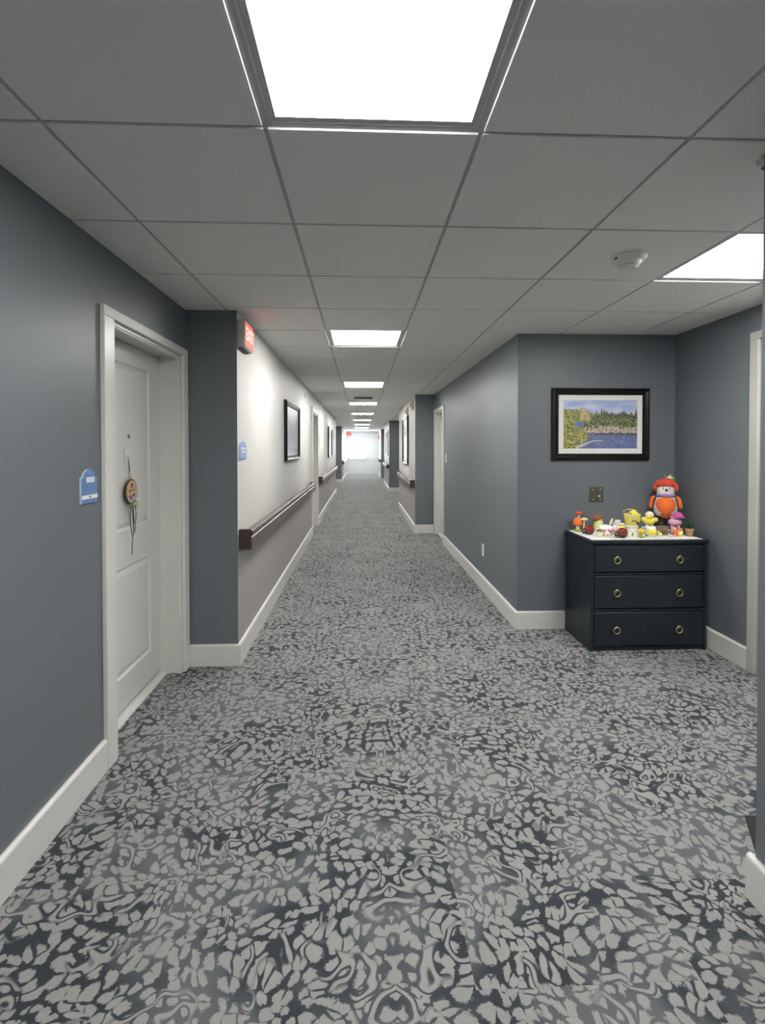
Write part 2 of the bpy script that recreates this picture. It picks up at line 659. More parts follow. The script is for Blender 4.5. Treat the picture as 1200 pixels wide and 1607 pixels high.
def wall_boxes(name, boxes, side_axis=None, label=None):
    """boxes: (x0,y0,z0,x1,y1,z1[,two_tone]); two_tone faces along X get cream above the rail, taupe below"""
    b = BM()
    for bx in boxes:
        x0, y0, z0, x1, y1, z1 = bx[:6]
        two = len(bx) > 6 and bx[6]
        parts = [(z0, z1)]
        if two and z0 < RAILZ < z1:
            parts = [(z0, RAILZ), (RAILZ, z1)]
        for za, zb in parts:
            fs = box(b, x0, y0, za, x1, y1, zb)
            for f in fs:
                f.normal_update()
                if two and abs(f.normal.x) > 0.5:
                    f.material_index = CREAM if za >= RAILZ - 1e-4 else TAUPE
    o = new(name, b, WM)
    # recalc may keep material ids; structure flag
    return struct(o, label, 'wall')


DZ = 2.012                         # door head height
# left, near: dark wall with the recessed entrance
D1 = (2.352, 3.25)
wall_boxes('wall_left', [(-1.30, -3.2, 0, XL, D1[0], TOP), (-1.30, D1[0], DZ, XL, D1[1], TOP), (-1.30, D1[1], 0, XL, 3.34, TOP), (-1.44, 2.2, 0, -1.315, 3.34, TOP)],  # last box: unseen slab added to stop sky light leaking round the door
           label='dark blue-grey wall around the white entrance door with the wreath')
# left pier, cream side, dark end
D2 = (8.36, 9.32)
wall_boxes('wall_left', [(-1.30, 3.34, 0, -0.93, 16.1, TOP), (-0.93, 3.34, 0, XP, D2[0], TOP, 1), (-0.93, D2[0], DZ + 0.02, XP, D2[1], TOP, 1),
                         (-0.93, D2[1], 0, XP, 16.1, TOP, 1)], label='long cream wall over taupe with a handrail, dark at its near end')
wall_boxes('wall_left', [(-1.30, 16.1, 0, XL, 21.0, TOP, 1)], label='recessed wall stretch beyond the long cream wall')
wall_boxes('wall_left', [(-1.30, 21.0, 0, XP, 27.0, TOP, 1)], label='far wall pier with a dark face near the bright end window')
# right
wall_boxes('wall_right', [(XR + .014, -3.2, 0, 2.65, 1.52, TOP)], label='dark blue-grey wall corner close to the camera')
D3 = (2.13, 3.058)
wall_boxes('wall_right', [(XA, D3[1], 0, 2.65, 3.92, TOP), (XA, D3[0], 2.11, 2.65, D3[1], TOP), (XA, 1.52, 0, 2.65, D3[0], TOP), (2.65, 2.0, 0, 2.75, 3.2, TOP)],  # final box is a hidden backing, added to block daylight behind the door
           label='dark alcove wall beside the dresser with a grey framed doorway')
D4 = (7.50, 8.35)
wall_boxes('wall_right', [(XR + .12, 3.92, 0, 2.65, 8.43, TOP), (XR, 3.92, 0, XR + .12, D4[0], TOP), (XR, D4[0], DZ, XR + .12, D4[1], TOP),
                          (XR, D4[1], 0, XR + .12, 8.43, TOP)], label='dark blue-grey wall block behind the dresser and along the hall')
wall_boxes('wall_right', [(XC, 8.43, 0, 1.36, 12.0, TOP, 1)], label='cream wall pier with a short handrail and dark end face')
wall_boxes('wall_right', [(XR, 12.0, 0, 1.36, 16.4, TOP, 1)], label='recessed wall stretch between the two piers')
wall_boxes('wall_right', [(XC, 16.4, 0, 1.36, 19.8, TOP, 1)], label='second pier with a dark end face, farther along the hall')
wall_boxes('wall_right', [(XR, 19.8, 0, 1.36, 24.0, TOP, 1)], label='recessed wall stretch beyond the second pier')
wall_boxes('wall_right', [(0.93, 24.0, 0, 1.36, 27.0, TOP, 1)], label='last pier beside the end wall')
# end wall with window opening, rear wall behind the camera
W0, W1, WZ0, WZ1 = -0.72, 0.31, 0.83, 1.97
b = BM()
for bx in ((-1.5, 27.0, 0, W0, 27.15, TOP), (W1, 27.0, 0, 1.5, 27.15, TOP), (W0, 27.0, 0, W1, 27.15, WZ0), (W0, 27.0, WZ1, W1, 27.15, TOP)):
    box(b, *bx)
struct(new('wall_back', b, 'end_wall'), 'bright white end wall holding the window', 'wall')
b = BM()
box(b, -1.5, -3.35, 0, 1.5, -3.2, TOP)
struct(new('wall_front', b, 'cream_wall'), 'cream wall behind the camera', 'wall')

# window at the end of the hall
win = empty('window_1', ((W0 + W1) / 2, 27.06, WZ0))
struct(win, 'bright daylit window in the end wall', 'window')
hw, hh = (W1 - W0) / 2, WZ1 - WZ0
b = BM()
for bx in ((-hw, -.03, 0, -hw + .05, .03, hh), (hw - .05, -.03, 0, hw, .03, hh), (-hw, -.03, 0, hw, .03, .05), (-hw, -.03, hh - .05, hw, .03, hh)):
    box(b, *bx)
new('window_frame', b, 'white_trim', win)
b = BM()
box(b, -.02, -.025, .05, .02, .025, hh - .05)
new('mullion', b, 'white_trim', win)
b = BM()
box(b, -hw - .04, -.10, -.03, hw + .04, 0.0, 0.0)
new('window_sill', b, 'white_trim', win)
for sx in (-1, 1):
    b = BM()
    xa, xb = (-hw + .05, -.02) if sx < 0 else (.02, hw - .05)
    box(b, xa, -.004, .05, xb, .004, hh - .05)
    new('pane', b, 'glass', win)

# baseboards --------------------------------------------------
BH, BT = 0.14, 0.018


def baseboard(name, p, q, nrm, e0=0.0, e1=0.0):
    """skirting from p to q, nrm = outward direction; e0/e1 extend the ends"""
    p, q, nrm = Vector(p), Vector(q), Vector(nrm)
    d = (q - p).normalized()
    p = p - d * e0
    q = q + d * e1
    prof = [(0, 0), (BT, 0), (BT, BH - .010), (BT - .004, BH - .003), (BT - .008, BH), (0, BH)]
    b = BM()
    a = [b.verts.new((p.x + nrm.x * u, p.y + nrm.y * u, z)) for u, z in prof]
    c = [b.verts.new((q.x + nrm.x * u, q.y + nrm.y * u, z)) for u, z in prof]
    b.faces.new(a)
    b.faces.new(c[::-1])
    for i in range(len(prof)):
        k2 = (i + 1) % len(prof)
        b.faces.new((a[i], a[k2], c[k2], c[i]))
    return struct(new(name, b, 'white_trim'), None, 'baseboard')


L_, R_ = 'baseboard_left', 'baseboard_right'
bbs = [
    (L_, (XL, -3.2), (XL, 2.262), (1, 0), 0, 0, 'white baseboard of the near dark wall before the door'),
    (L_, (XL, 3.34), (XP, 3.34), (0, -1), -.02, BT, 'short white baseboard under the dark end of the pier'),
    (L_, (XP, 3.34), (XP, 8.27), (1, 0), 0, 0, 'long white baseboard under the first handrail'),
    (L_, (XP, 9.41), (XP, 16.1), (1, 0), 0, 0, 'white baseboard under the second handrail'),
    (L_, (XL, 16.12), (XL, 20.98), (1, 0), 0, 0, 'white baseboard in the far recess'),
    (L_, (XL, 21.0), (XP, 21.0), (0, -1), 0, BT, 'small white baseboard under the far dark pier face'),
    (L_, (XP, 21.0), (XP, 27.0), (1, 0), 0, 0, 'white baseboard running to the end wall'),
    (R_, (XR + .014, -3.2), (XR + .014, 1.52), (-1, 0), 0, BT, 'white baseboard at the corner close to the camera'),
    (R_, (XR + .014, 1.52), (XA, 1.52), (0, 1), 0, 0, 'white baseboard on the hidden side of the near corner'),
    (R_, (XA, 3.13), (XA, 3.90), (-1, 0), 0, 0, 'white baseboard between dresser and grey door frame'),
    (R_, (XR, 3.92), (XA, 3.92), (0, -1), BT, 0, 'white baseboard behind the dresser'),
    (R_, (XR, 3.92), (XR, 7.41), (-1, 0), 0, 0, 'white baseboard of the dark wall under the outlet'),
    (R_, (XC, 8.43), (XR, 8.43), (0, -1), BT, -.02, 'short white baseboard under the dark pier face'),
    (R_, (XC, 8.43), (XC, 12.0), (-1, 0), 0, 0, 'white baseboard under the short handrail'),
    (R_, (XR, 12.02), (XR, 16.38), (-1, 0), 0, 0, 'white baseboard in the recess between the piers'),
    (R_, (XC, 16.4), (XR, 16.4), (0, -1), BT, 0, 'short white baseboard under the second dark pier face'),
    (R_, (XC, 16.4), (XC, 19.8), (-1, 0), 0, 0, 'white baseboard along the second pier'),
    (R_, (XR, 19.82), (XR, 23.98), (-1, 0), 0, 0, 'white baseboard in the last recess'),
    (R_, (0.93, 24.0), (0.93, 27.0), (-1, 0), 0, 0, 'white baseboard along the last pier'),
    ('baseboard_back', (XP, 27.0), (0.93, 27.0), (0, -1), -BT, -BT, 'white baseboard under the end window'),
]
for nm, p, q, nr, e0, e1, lab in bbs:
    baseboard(nm, p, q, nr, e0, e1)['label'] = lab

# ---------------------------------------------------------------- doors
def casing_part(root, wx, sgn, y0, y1, top, w, d, mat, wt=None):
    """flat casing round an opening in a wall whose face is x = wx and whose room side is sgn"""
    wt = wt or w
    xa, xb = sorted((0.0, sgn * d))
    for nm, (ya, yb, za, zb) in (('side_casing', (y0 - w, y0, 0, top + wt)), ('side_casing', (y1, y1 + w, 0, top + wt)), ('head_casing', (y0, y1, top, top + wt))):
        b_ = BM()
        box(b_, xa, ya, za, xb, yb, zb, bev=0.002)
        new(nm, b_, mat, root)
    # raised outer band
    return


def door(idx, label, wx, sgn, y0, y1, top, depth, w, mat='white_trim', leafmat='door_white', panels=True, gap=0.0, wt=None, cas_d=0.018, w_end=None):
    """recessed door in a wall running along Y. sgn=+1: room is at +x of the wall face"""
    root = empty('door_%d' % idx, (wx, 0, 0))
    struct(root, label, 'door')
    we = w_end or w
    wt = wt or w
    xa, xb = sorted((0.0, sgn * cas_d))
    for nm, (ya, yb, za, zb) in (('side_casing', (y0 - w, y0, 0, top)), ('side_casing', (y1, y1 + we, 0, top)), ('head_casing', (y0 - w, y1 + we, top, top + wt))):
        b_ = BM()
        box(b_, xa, ya, za, xb, yb, zb, bev=0.0025)
        new(nm, b_, mat, root)
    # jambs line the recess
    xi, xo = sorted((0.0, -sgn * (depth + .04)))
    for nm, (ya, yb, za, zb) in (('jamb', (y0, y0 + .016, 0, top)), ('jamb', (y1 - .016, y1, 0, top)), ('head_jamb', (y0 + .016, y1 - .016, top - .016, top))):
        b_ = BM()
        box(b_, xi, ya, za, xo, yb, zb)
        new(nm, b_, mat, root)
    # inner reveal bead just behind the casing
    s0, s1 = sorted((-sgn * .008, -sgn * .030))
    b_ = BM()
    box(b_, s0, y0 + .016, top - .024, s1, y1 - .016, top - .016)
    box(b_, s0, y0 + .016, 0, s1, y0 + .022, top - .024)
    box(b_, s0, y1 - .022, 0, s1, y1 - .016, top - .024)
    new('reveal_bead', b_, mat, root)
    # leaf
    zf = 0.034
    l0, l1 = y0 + .018, y1 - .018
    fx = -sgn * depth                              # visible face
    bk = -sgn * (depth + .04)
    b_ = BM()
    a_, c_ = sorted((fx - sgn * .0115, bk))
    box(b_, a_, l0, zf, c_, l1, top - .020)
    new('door_leaf', b_, leafmat, root)
    if panels:
        # stiles and rails stand proud, panels have a raised field with a sloping bead
        zt = top - .020
        py0, py1 = l0 + .145, l1 - .140
        f0, f1 = sorted((fx, fx - sgn * .0115))
        holes = [(0.205, 0.785), (0.985, 1.885)]
        b_ = BM()
        box(b_, f0, l0, zf, f1, py0, zt)
        box(b_, f0, py1, zf, f1, l1, zt)
        box(b_, f0, py0, zf, f1, py1, holes[0][0])
        box(b_, f0, py0, holes[0][1], f1, py1, holes[1][0])
        box(b_, f0, py0, holes[1][1], f1, py1, zt)
        new('door_face', b_, leafmat, root)
        for za, zb in holes:
            b_ = BM()
            m_ = .030
            base = fx - sgn * .0113
            pr = fx - sgn * .0010
            o4 = [(py0 + .012, za + .012), (py1 - .012, za + .012), (py1 - .012, zb - .012), (py0 + .012, zb - .012)]
            i4 = [(py0 + m_ + .012, za + m_ + .012), (py1 - m_ - .012, za + m_ + .012), (py1 - m_ - .012, zb - m_ - .012), (py0 + m_ + .012, zb - m_ - .012)]
            vo_ = [b_.verts.new((base, *p)) for p in o4]
            vi_ = [b_.verts.new((pr, *p)) for p in i4]
            b_.faces.new(vi_)
            b_.faces.new(vo_)
            for i in range(4):
                b_.faces.new((vo_[i], vo_[(i + 1) % 4], vi_[(i + 1) % 4], vi_[i]))
            new('raised_panel', b_, leafmat, root)
            b_ = BM()                              # bead between stile and field
            for (pa, pb) in (((py0, za), (py1, za)), ((py1, za), (py1, zb)), ((py1, zb), (py0, zb)), ((py0, zb), (py0, za))):
                c1 = Vector((0, (py0 + py1) / 2, (za + zb) / 2))
                P0, P1 = Vector((0, *pa)), Vector((0, *pb))
                def inn(P, k_):
                    return Vector((0, P.y + math.copysign(k_, c1.y - P.y), P.z + math.copysign(k_, c1.z - P.z)))
                q0, q1 = inn(P0, .012), inn(P1, .012)
                vs = []
                for P, xx in ((P0, fx), (P1, fx), (q1, fx - sgn * .0113), (q0, fx - sgn * .0113)):
                    vs.append(b_.verts.new((xx, P.y, P.z)))
                lowv = [b_.verts.new((fx - sgn * .0115, P.y, P.z)) for P in (P0, P1)]
                b_.faces.new(vs)
                b_.faces.new((vs[0], vs[1], lowv[1], lowv[0]))
            new('panel_bead', b_, leafmat, root)
    # threshold and dark bottom gap
    b_ = BM()
    t0, t1 = sorted((-sgn * .015, -sgn * (depth + .04)))
    prism(b_, [(-sgn * (depth - .042), 0.001), (-sgn * (depth - .038), .012), (-sgn * (depth - .004), .018), (-sgn * (depth + .04), .018), (-sgn * (depth + .04), 0.001)], 'y', y0 + .016, y1 - .016)
    new('threshold', b_, mat, root)
    return root


d1 = door(1, 'white two-panel entrance door set deep in the dark wall', XL, 1, D1[0], D1[1], DZ, 0.13, 0.09, wt=0.046, cas_d=0.022, w_end=0.075)
b = BM()
Mx = Matrix.Rotation(PI / 2, 4, 'Y')
lathe(b, [(.011, 0), (.011, .004), (.006, .005)], 16, mat=Matrix.Translation((-.131 + .001, 2.815, 1.49)) @ Mx)
new('peephole', b, 'chrome', d1)
door(2, 'white door in the cream wall between the two handrails', XP, 1, D2[0], D2[1], DZ + .02, 0.085, 0.085, panels=True)
door(3, 'doorway with a grey metal frame beside the dresser alcove', XA, -1, D3[0], D3[1], 2.11, 0.06, 0.07, mat='steel_frame', panels=False, wt=0.048, cas_d=0.02)
door(4, 'white framed door in the dark wall before the cream pier', XR, -1, D4[0], D4[1], DZ, 0.085, 0.085, wt=0.05, w_end=0.06)

# ---------------------------------------------------------------- ceiling lights
def ceiling_light(x, y):
    r = empty('ceiling_light', (x, y, C))
    h = T / 2
    b_ = BM()
    o_ = h - .0072
    i_ = h - .036
    # shallow frame: flat lip, small step, flat inner lip
    def ring(ra, rb, za, zb):
        A = [(-ra, -ra), (ra, -ra), (ra, ra), (-ra, ra)]
        B_ = [(-rb, -rb), (rb, -rb), (rb, rb), (-rb, rb)]
        va = [b_.verts.new((*p, za)) for p in A]
        vb = [b_.verts.new((*p, zb)) for p in B_]
        for q in range(4):
            b_.faces.new((va[q], va[(q + 1) % 4], vb[(q + 1) % 4], vb[q]))
    ring(o_, o_, .024, .0068)
    ring(o_, o_ - .009, .0068, .0068)
    ring(o_ - .009, o_ - .010, .0068, .0088)
    ring(o_ - .010, i_, .0088, .0078)
    ring(i_, i_, .0078, .024)
    ring(i_, o_, .024, .024)
    bmesh.ops.remove_doubles(b_, verts=b_.verts, dist=1e-5)
    new('frame', b_, 'light_frame', r)
    b_ = BM()
    vs = [b_.verts.new((sx * i_, sy * i_, z)) for z in (.0086, .0106) for sx, sy in ((-1, -1), (1, -1), (1, 1), (-1, 1))]
    b_.faces.new(vs[:4][::-1])
    b_.faces.new(vs[4:])
    for q in range(4):
        b_.faces.new((vs[q], vs[(q + 1) % 4], vs[4 + (q + 1) % 4], vs[4 + q]))
    new('diffuser', b_, 'panel', r)
    return r


first = ceiling_light(GX - T / 2, GY - T / 2)
tag(first, 'largest and nearest square ceiling light panel, above the camera end of the hall', 'ceiling light', 'ceiling lights')
labs = {4: 'square ceiling light panel just past the red exit sign, second along the hall',
        9: 'third square ceiling light panel along the hall, over the first framed pictures',
        14: 'fourth square ceiling light panel along the hall, right behind the small ceiling vent',
        19: 'fifth square ceiling light panel along the hall, thin bright strip',
        24: 'sixth square ceiling light panel, thin strip before the vents near the far end',
        29: 'seventh square ceiling light panel, thin strip after the far vents',
        34: 'eighth ceiling light panel, last but one before the end window',
        39: 'ninth ceiling light panel, nearest the end window',
        -6: 'ceiling light panel behind the camera'}
for j, lb in labs.items():
    o = copy_tree(first)
    o.location = (GX - T / 2, GY + T * j + T / 2, C)
    o['label'] = lb
o = copy_tree(first)
o.location = (GX + 2.5 * T, GY + 1.5 * T, C)
o['label'] = 'square ceiling light panel over the dresser alcove, beside the smoke detector'


def vent(j, label):
    r = thing('ceiling_vent', label, 'vent', (GX - T / 2, GY + T * (j + .5), C), 0, 'ceiling vents')
    b_ = BM()
    h = T / 2 - .010
    for bx in ((-h, -h, 0, h, -h + .13, .012), (-h, h - .13, 0, h, h, .012), (-h, -h + .13, 0, -h + .13, h - .13, .012), (h - .13, -h + .13, 0, h, h - .13, .012)):
        box(b_, *bx)
    new('face_plate', b_, 'tile', r)
    b_ = BM()
    box(b_, -h + .13, -h + .13, .012, h - .13, h - .13, .020)
    new('duct_back', b_, 'slot_dark', r)
    for k_ in range(6):
        b_ = BM()
        yy = -h + .155 + k_ * .0585
        prism(b_, [(yy, .001), (yy + .004, .001), (yy + .022, .012), (yy + .018, .012)], 'x', -h + .13, h - .13)
        new('slat', b_, 'grid', r)
    return r


vent(12, 'first ceiling vent, just before the fourth light panel')
vent(21, 'second ceiling vent, farther along the hall')
vent(26, 'third ceiling vent, nearest the end window')

# smoke detector
sd = thing('smoke_detector', 'round white smoke detector on the ceiling beside the alcove light', 'smoke detector', (1.25, 2.33, C))
b = BM()
lathe(b, [(.078, 0), (.080, -.008), (.074, -.018), (.062, -.026)][::-1], 32)
new('base', b, 'white_plastic', sd, smooth='auto')
b = BM()
lathe(b, [(.060, -.024), (.052, -.034), (.044, -.050), (.040, -.052)][::-1], 32)
new('housing', b, 'white_plastic', sd, smooth='auto')
b = BM()
lathe(b, [(.0425, -.044), (.0475, -.0445), (.0435, -.0475)][::-1], 32)
new('sensing_slot', b, 'slot_dark', sd)
b = BM()
lathe(b, [(.038, -.051), (.034, -.057), (.0, -.058)][::-1], 32, cap=False)
new('cap', b, 'white_plastic', sd, smooth='auto')
b = BM()
box(b, -.074, -.028, -.020, -.066, -.010, -.012)
new('test_slot', b, 'slot_dark', sd)

# sprinkler plate at the frame's edge
sp = thing('sprinkler_head', 'small dark sprinkler head in the ceiling above the near wall corner', 'sprinkler', (1.262, 1.535, C))
b = BM()
lathe(b, [(.030, 0), (.030, -.003), (.018, -.006)][::-1], 20)
new('escutcheon', b, 'grey_plastic', sp)
b = BM()
lathe(b, [(.006, -.004), (.006, -.02), (.016, -.021), (.016, -.023)][::-1], 14)
new('deflector', b, 'slot_dark', sp)

# ---------------------------------------------------------------- exit signs
def text_mesh(txt, size, ext, font_off=0.0):
    cu = bpy.data.curves.new('lettering', 'FONT')
    cu.body = txt
    cu.size = size
    cu.extrude = ext
    cu.offset = font_off
    cu.align_x = 'CENTER'
    cu.align_y = 'CENTER'
    ob = bpy.data.objects.new('lettering', cu)
    COL.objects.link(ob)
    dg = bpy.context.evaluated_depsgraph_get()
    me = bpy.data.meshes.new_from_object(ob.evaluated_get(dg))
    bpy.data.objects.remove(ob)
    return me


ex = thing('exit_sign', 'red lit exit sign box on the cream wall at the ceiling', 'exit sign', (XP, 3.468, 2.088))
b = BM()
box(b, 0, -.125, 0, .052, .125, .180, bev=.006, seg=2)
new('housing', b, 'grey_plastic', ex, smooth='auto')
b = BM()
box(b, .050, -.112, .012, .056, .112, .168, bev=.002)
new('lit_face', b, 'exit_glow', ex)
me = text_mesh('EXIT', 0.118, .0008, .003)
me.materials.append(M['exit_text'])
t = bpy.data.objects.new('lettering', me)
COL.objects.link(t)
t.parent = ex
t.location = (.0572, 0, .090)
t.rotation_euler = (PI / 2, 0, PI / 2)
b = BM()
box(b, .006, -.11, -.006, .030, .11, 0.001)
new('mounting_strip', b, 'slot_dark', ex)

ex2 = thing('exit_sign', 'small far red exit sign on the end wall above the window', 'exit sign', (-.66, 26.95, 2.07))
b = BM()
box(b, -.15, -.02, 0, .15, .05, .20, bev=.006)
new('housing', b, 'white_plastic', ex2)
b = BM()
box(b, -.135, -.024, .015, .135, -.018, .185)
new('lit_face', b, 'exit_far', ex2)

# fire alarm near the far end, speakers/strobes on the cream pier
fa = thing('fire_alarm', 'small red fire alarm on the far wall near the end window', 'alarm', (.93, 26.2, 1.88))
b = BM()
box(b, -.06, -.09, 0, 0, .09, .20, bev=.008)
new('body', b, 'red_plastic', fa)
b = BM()
box(b, -.085, -.03, .06, -.058, .03, .14, bev=.006)
new('lens', b, 'white_plastic', fa)
fs_ = thing('strobe_alarm', 'pale strobe alarm high on the cream pier above the framed picture', 'alarm', (XC, 9.75, 2.05))
b = BM()
box(b, -.035, -.065, 0, 0, .065, .16, bev=.006)
new('body', b, 'cream_wall', fs_)
b = BM()
box(b, -.06, -.025, .04, -.034, .025, .12, bev=.008)
new('lens', b, 'grey_plastic', fs_)
fs2 = copy_tree(fs_)
fs2.location = (XC, 8.75, 2.09)
fs2['label'] = 'pale alarm high on the cream pier at its near corner'
mk = thing('wall_sensor', 'tiny pale sensor high on the cream wall past the first picture', 'sensor', (XP, 7.29, 2.16))
b = BM()
box(b, 0, -.035, 0, .02, .035, .06, bev=.004)
new('body', b, 'cream_ceramic', mk)
b = BM()
box(b, .0195, -.01, .02, .023, .01, .04)
new('eye', b, 'grey_plastic', mk)

# ---------------------------------------------------------------- handrails
def handrail(label, side, wx, y0, y1, group='brown handrails'):
    r = thing('handrail', label, 'handrail', (wx, y0, 0), 0, group)
    s = side
    # crash-rail: grip moulding above a flat bumper, with a ledge between the two
    prof = [(.030, .762), (.074, .757), (.080, .764), (.080, .826), (.083, .832), (.076, .838), (.076, .842), (.086, .850),
            (.090, .862), (.086, .876), (.074, .884), (.056, .886), (.042, .880), (.036, .866), (.040, .850), (.040, .846), (.030, .842)]
    L = y1 - y0
    c = .032
    b_ = BM()
    prism(b_, [(s * u, z) for u, z in prof], 'y', c, L - c)
    new('rail', b_, 'rail', r, smooth='auto')
    prof2 = [(0, .758), (.076, .753), (.083, .762), (.083, .828), (.086, .834), (.079, .840), (.089, .850), (.0935, .862), (.089, .879),
             (.076, .888), (0.0, .888)]
    for a0, a1 in ((0, c), (L - c, L)):
        b_ = BM()
        prism(b_, [(s * u, z) for u, z in prof2], 'y', a0, a1)
        new('end_cap', b_, 'rail_cap', r, smooth='auto')
    n = max(1, int(L / 1.0))
    for k_ in range(n):
        yy = (k_ + .5) * L / n
        b_ = BM()
        xa, xb = sorted((0, s * .034))
        box(b_, xa, yy - .03, .775, xb, yy + .03, .825)
        new('bracket', b_, 'rail_cap', r)
    return r


handrail('longest brown handrail on the cream wall below the blue sign', 1, XP, 3.365, 8.05)
handrail('brown handrail on the cream wall beyond the white door', 1, XP, 9.50, 15.55)
handrail('short far handrail on the pier by the end window, near the exit sign', 1, XP, 21.05, 26.0)
handrail('brown handrail on the first cream pier of the opposite wall', -1, XC, 8.46, 11.6)
handrail('brown handrail on the second, farther pier of the opposite wall', -1, XC, 16.45, 19.6)
handrail('tiny dark handrail on the last pier before the end wall', -1, .93, 24.1, 26.6)

# ---------------------------------------------------------------- framed pictures
def frame_bars(b_, w, h, fw, prof, flip=1):
    """mitred frame in local XZ plane, front towards -Y. prof: (inset, depth)"""
    rings = []
    for ins, dep in prof:
        x_, z_ = w / 2 - ins, h / 2 - ins
        rings.append([b_.verts.new(p) for p in ((-x_, -dep, -z_), (x_, -dep, -z_), (x_, -dep, z_), (-x_, -dep, z_))])
    for ra, rb in zip(rings, rings[1:] + rings[:1]):
        for q in range(4):
            b_.faces.new((ra[q], ra[(q + 1) % 4], rb[(q + 1) % 4], rb[q]))


def quad_y(b_, w, h, y, th=.002):
    box(b_, -w / 2, y, -h / 2, w / 2, y + th, h / 2)


def lerp(a, b_, t_):
    return tuple(a[i] + (b_[i] - a[i]) * t_ for i in range(3))


def fb(x, y, s, o=3):
    v = 0
    a = 1
    for k_ in range(o):
        v += a * noise.noise(Vector((x * s, y * s, 3.7 + k_)))
        s *= 2.03
        a *= .5
    return v


def landscape(u, v):
    """a lake shore: u,v in 0..1, v up"""
    n1 = fb(u, v, 30)
    n2 = fb(u + 5, v, 70, 2)
    n3 = fb(u, v + 9, 16, 2)
    m = lambda x: min(1, max(0, x))
    c = lerp((176, 188, 222), (150, 168, 212), m(v * 2 - 1))
    c = lerp(c, (200, 206, 224), m(.35 + fb(u, v * 2, 5)))
    tree = lerp((42, 56, 40), (166, 166, 100), m(.42 + n2 * 2.2 + .8 * n1))
    # far hill and cliff at the left
    ht = .80 if u < .24 else .80 - (u - .24) * .45
    if u < .46 and v < ht + .03 * n1 + .02 * n3:
        c = lerp((92, 104, 58), (168, 164, 96), m(.5 + n2 * 1.3))
    if .225 + .01 * n1 < u < .375 and .57 < v < .84 - max(0, u - .27) * 1.9 + .02 * n1:
        c = lerp((206, 184, 136), (150, 134, 96), m(.45 + n1 * 1.4))
    if .245 < u < .295 and .79 < v < .825:
        c = (214, 196, 180)
    if .27 < u < .283 and .80 < v < .875:
        c = (96, 106, 100)
    if .16 + .04 * n2 < u < .265 + .03 * n2 and .45 + .03 * n1 < v < .55 + .02 * n2:
        c = (96, 118, 184)
    # conifers at the right, tallest in the middle
    k_ = int(u * 30)
    rr = noise.cell(Vector((k_ * 3.1 + .5, 4.5, 0.5)))
    ctr = (k_ + .5) / 30
    env = .50 + m((u - .28) / .16) * .17 + (.05 if u > .5 else 0)
    if u > .28 and .36 < v < env + (.05 + .09 * rr) * max(0, 1 - abs(u - ctr) * 52) + .02 * n2:
        c = lerp(tree, (52, 66, 46), .35 if v > .62 else .1)
    # pale rocks along the shore
    rt = .445 + .03 * n3 if .28 < u < .42 or u > .86 else .475 + .03 * n3
    if u > .28 and .315 + .01 * n2 < v < rt - (.06 if .42 < u < .47 or .76 < u < .86 else 0):
        c = lerp((214, 196, 176), (110, 98, 88), m(.40 + n2 * 1.4 + .6 * n1))
    # water
    if v <= .325 + .008 * n2 and u > .2:
        c = lerp((118, 126, 168), (84, 96, 142), m(.5 + n1 + (.15 - v)))
        if v > .24:
            c = lerp(c, (64, 68, 76), m((v - .24) / .07) * .85 * (1 if u > .42 else .4))
    # sand spit
    sp_ = .02 + (u - .14) * .52 if u < .40 else .155 + (u - .40) * .05
    if .14 < u < .54 and sp_ - .05 * max(0, 1 - (u - .14) / .3) - .006 < v < sp_ + .010:
        c = (206, 194, 168)
    # birches and bushes in the left foreground
    bush = (u - .245) ** 2 / .0085 + (v - .25) ** 2 / .022 < 1 + n1 * .8
    if (u < .12 + .05 * n3 + .02 * n1 and v < .80) or bush or (u < .17 and v < .18):
        c = lerp((196, 182, 96), (66, 80, 44), m(.42 + n2 * 2.4 + n1 * .6))
        if abs(u - .245) < .006 and .1 < v < .2:
            c = (190, 180, 165)
    return c


def grey_print(u, v):
    n = fb(u * 1.0, v * .25, 9)
    c = lerp((196, 198, 212), (158, 160, 178), min(1, max(0, .5 + n)))
    if v < .12:
        c = lerp(c, (120, 122, 130), .5)
    return c


def print_mesh(w, h, y, fn, nx, ny):
    b_ = BM()
    lay = b_.loops.layers.color.new('print')
    vs = [[b_.verts.new((-w / 2 + w * i / nx, y, -h / 2 + h * j / ny)) for i in range(nx + 1)] for j in range(ny + 1)]
    for j in range(ny):
        for i in range(nx):
            f = b_.faces.new((vs[j][i], vs[j][i + 1], vs[j + 1][i + 1], vs[j + 1][i]))
            c = fn((i + .5) / nx, (j + .5) / ny)
            cc = tuple(max(0, min(255, x)) / 255 for x in c) + (1,)
            for lp in f.loops:
                lp[lay] = cc
    return b_


def picture(label, loc, rz, w, h, fw, matw, fn, nx, ny, group):
    r = thing('framed_picture', label, 'picture', loc, rz, group)
    b_ = BM()
    frame_bars(b_, w, h, fw, [(0, 0), (0, .022), (.006, .030), (.018, .034), (.024, .030), (fw - .016, .024), (fw - .008, .027), (fw - .002, .020), (fw, .012), (fw, 0)])
    new('frame', b_, 'black_wood', r)
    b_ = BM()
    iw, ih = w - 2 * fw, h - 2 * fw
    quad_y(b_, iw, ih, -.009, .004)
    new('mat_board', b_, 'mat_board', r)
    new('print', print_mesh(iw - 2 * matw, ih - 2 * matw, -.0096, fn, nx, ny), 'print', r)
    b_ = BM()
    quad_y(b_, iw, ih, -.0135, .002)
    new('glass', b_, 'glass', r)
    return r


